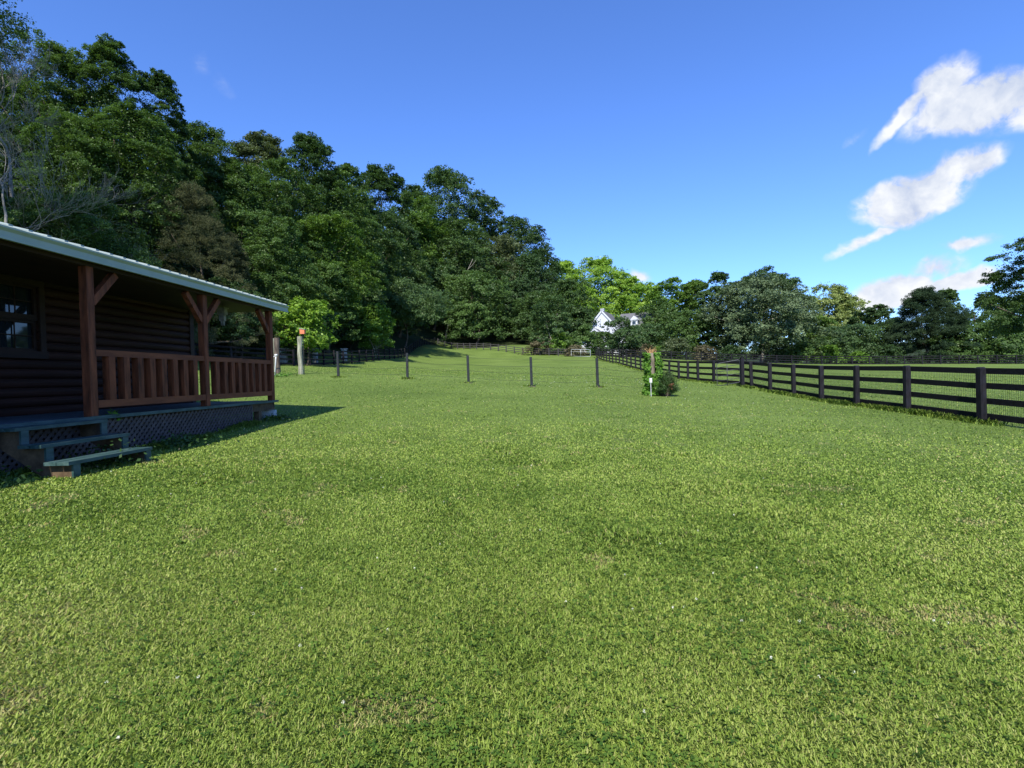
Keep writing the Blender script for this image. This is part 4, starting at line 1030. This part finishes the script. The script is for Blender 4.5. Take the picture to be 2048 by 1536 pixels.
a = nr
V5 = np.stack([B[a]-wv[a]*.8, B[a]+wv[a]*.8, m[a]+wv[a], t[a], m[a]-wv[a]], 1).reshape(-1, 3)
g1 = mesh_np('grass', V5, 5, GM, tint[a]); 
gr = link('grass', g1); tag(gr, 'short mown green grass blades covering the lawn', 'grass', kind='stuff')
a = ~nr
V3 = np.stack([B[a]-wv[a]*1.1, B[a]+wv[a]*1.1, t[a]], 1).reshape(-1, 3)
gf = link('grass', mesh_np('grass_far', V3, 3, GM, tint[a])); tag(gf, 'mown grass covering the farther lawn and pasture', 'grass', kind='stuff')
# longer grass the mower misses along the near fence and round the posts
def fringe(xy, n_, sp, hmin, hmax, label):
    xy = np.asarray(xy, float); k = rng.randint(0, len(xy)-1, n_); t_ = rng.uniform(0, 1, n_)[:, None]
    q_ = xy[k]*(1-t_)+xy[k+1]*t_ + rng.normal(0, sp, (n_, 2)); zz = hgt(q_[:, 0], q_[:, 1])
    patch = fbm(q_[:, 0], q_[:, 1], .8, 15); keep = patch+rng.normal(0, .08, n_) > .45; q_, zz, patch = q_[keep], zz[keep], patch[keep]; n_ = len(q_)
    L_ = rng.uniform(hmin, hmax, n_)*(.5+patch); az_ = rng.uniform(0, 6.28, n_); ln_ = rng.uniform(.1, .8, n_)
    D_ = np.stack([np.cos(az_)*np.sin(ln_), np.sin(az_)*np.sin(ln_), np.cos(ln_)], 1); w_ = np.stack([-np.sin(az_), np.cos(az_), az_*0], 1)*np.maximum(.003, .0005*np.hypot(q_[:, 0], q_[:, 1]))[:, None]
    b_ = np.stack([q_[:, 0], q_[:, 1], zz], 1); m_ = b_+D_*(L_*.6)[:, None]; t2 = m_+(D_+np.stack([np.cos(az_), np.sin(az_), -.4+az_*0], 1)*.7)*(L_*.4)[:, None]
    o_ = link('grass', mesh_np('grass_fringe', np.stack([b_-w_, b_+w_, m_+w_*.8, t2, m_-w_*.8], 1).reshape(-1, 3), 5, GM, rng.normal(.38, .16, n_))); tag(o_, label, 'grass', kind='stuff')
fringe([(RF[0][0]-.3, RF[0][1]-12)]+[p_ for p_ in RF], 16000, .13, .06, .17, 'longer unmown grass growing along the foot of the near black fence')
fringe([tuple(p_[:2]) for p_ in far_r], 14000, .15, .06, .16, 'longer unmown grass along the fence beyond the grey gate')
fringe([(-5.95, 4), (-5.75, 9), (-5.6, 12.6)], 7000, .10, .04, .13, 'longer grass along the foot of the porch lattice')
for px_, yt_, D_ in WP:
    g_ = gp(px_, D_); fringe([(g_[0]-.2, g_[1]), (g_[0]+.2, g_[1])], 260, .12, .05, .12, 'tuft of longer grass round a slim dark wire fence post')
# clover leaves: small flat leaflets in threes, near the camera
nC = 42000
r = np.sqrt(1.3**2+(8.5**2-1.3**2)*rng.uniform(0, 1, nC)**1.3); th = rng.uniform(-.92, .92, nC); x = r*np.sin(th); y = r*np.cos(th)
keep = (fbm(x, y, 1.6, 31)+.12*rng.normal(size=nC) > .66) & ~((x < -5.2) & (y < 13)); x, y, r = x[keep], y[keep], r[keep]; n = len(x)
z = hgt(x, y)+rng.uniform(.018, .042, n); rot = rng.uniform(0, 6.28, n); VV = []
s = rng.uniform(.007, .012, n)
tn = rng.normal(0, .25, (n, 2))
for k in range(3):
    an = rot+k*2.094; dx, dy = np.cos(an), np.sin(an)
    def P(f, g):
        X = x+s*(dx*f-dy*g); Y = y+s*(dy*f+dx*g); return np.stack([X, Y, z+tn[:, 0]*(X-x)+tn[:, 1]*(Y-y)], 1)
    VV.append(np.stack([P(.1, 0), P(.9, -.62), P(1.75, -.42), P(1.6, 0), P(1.75, .42), P(.9, .62)], 1))
V = np.concatenate(VV, 0).reshape(-1, 3); tt = np.tile(.18+.16*rng.normal(size=n), 3)
LM['clover'] = leaf_mat('clover_leaves', (.042,.100,.020), (.14,.22,.036), .4, .8, .05)
c = link('clover', mesh_np('clover', V, 6, LM['clover'], np.tile(rng.uniform(0, 1, n), 3))); tag(c, 'low patches of three leaved clover mixed into the near lawn', 'clover', kind='stuff')
# white clover flower heads scattered on the lawn
nf = 420
r = np.concatenate([2.2+10*rng.uniform(0, 1, 150)**1.4]); th = rng.uniform(-.85, .85, 150); x = r*np.sin(th); y = r*np.cos(th)
k = (fbm(x, y, 1.6, 31) > .53); x, y = x[k], y[k]
xs = np.concatenate([x, rng.uniform(-5.9, -5.0, 40), rng.uniform(-1, 9, 90)]); ys = np.concatenate([y, rng.uniform(5, 13.5, 40), rng.uniform(15, 34, 90)])
k = ~((xs < -5.9) & (ys < 13)); xs, ys = xs[k], ys[k]; zs = hgt(xs, ys)+rng.uniform(.04, .07, len(xs))
VV = []
for px_, py_, pz_ in zip(xs, ys, zs):
    s_ = max(.0065, .0006*math.hypot(px_, py_))
    R = unit(rng.normal(size=(14, 3)))*s_
    a_ = unit(rng.normal(size=(14, 3)))*s_*.42; b_ = unit(np.cross(a_, R))*s_*.42
    C = R+np.array([px_, py_, pz_]); VV.append(np.stack([C-a_, C-b_, C+a_, C+b_], 1).reshape(-1, 3))
LM['petal'] = leaf_mat('white_petals', (.50,.50,.40), (.78,.78,.70), .2)
fl = np.concatenate(VV, 0)
f = link('clover_flowers', mesh_np('clover_flowers', fl, 4, LM['petal'], rng.uniform(0, 1, len(fl)//4))); tag(f, 'tiny white clover flowers dotted over the lawn', 'flowers', kind='stuff')
print('objects', len(bpy.data.objects), 'faces', sum(len(m.polygons) for m in bpy.data.meshes))
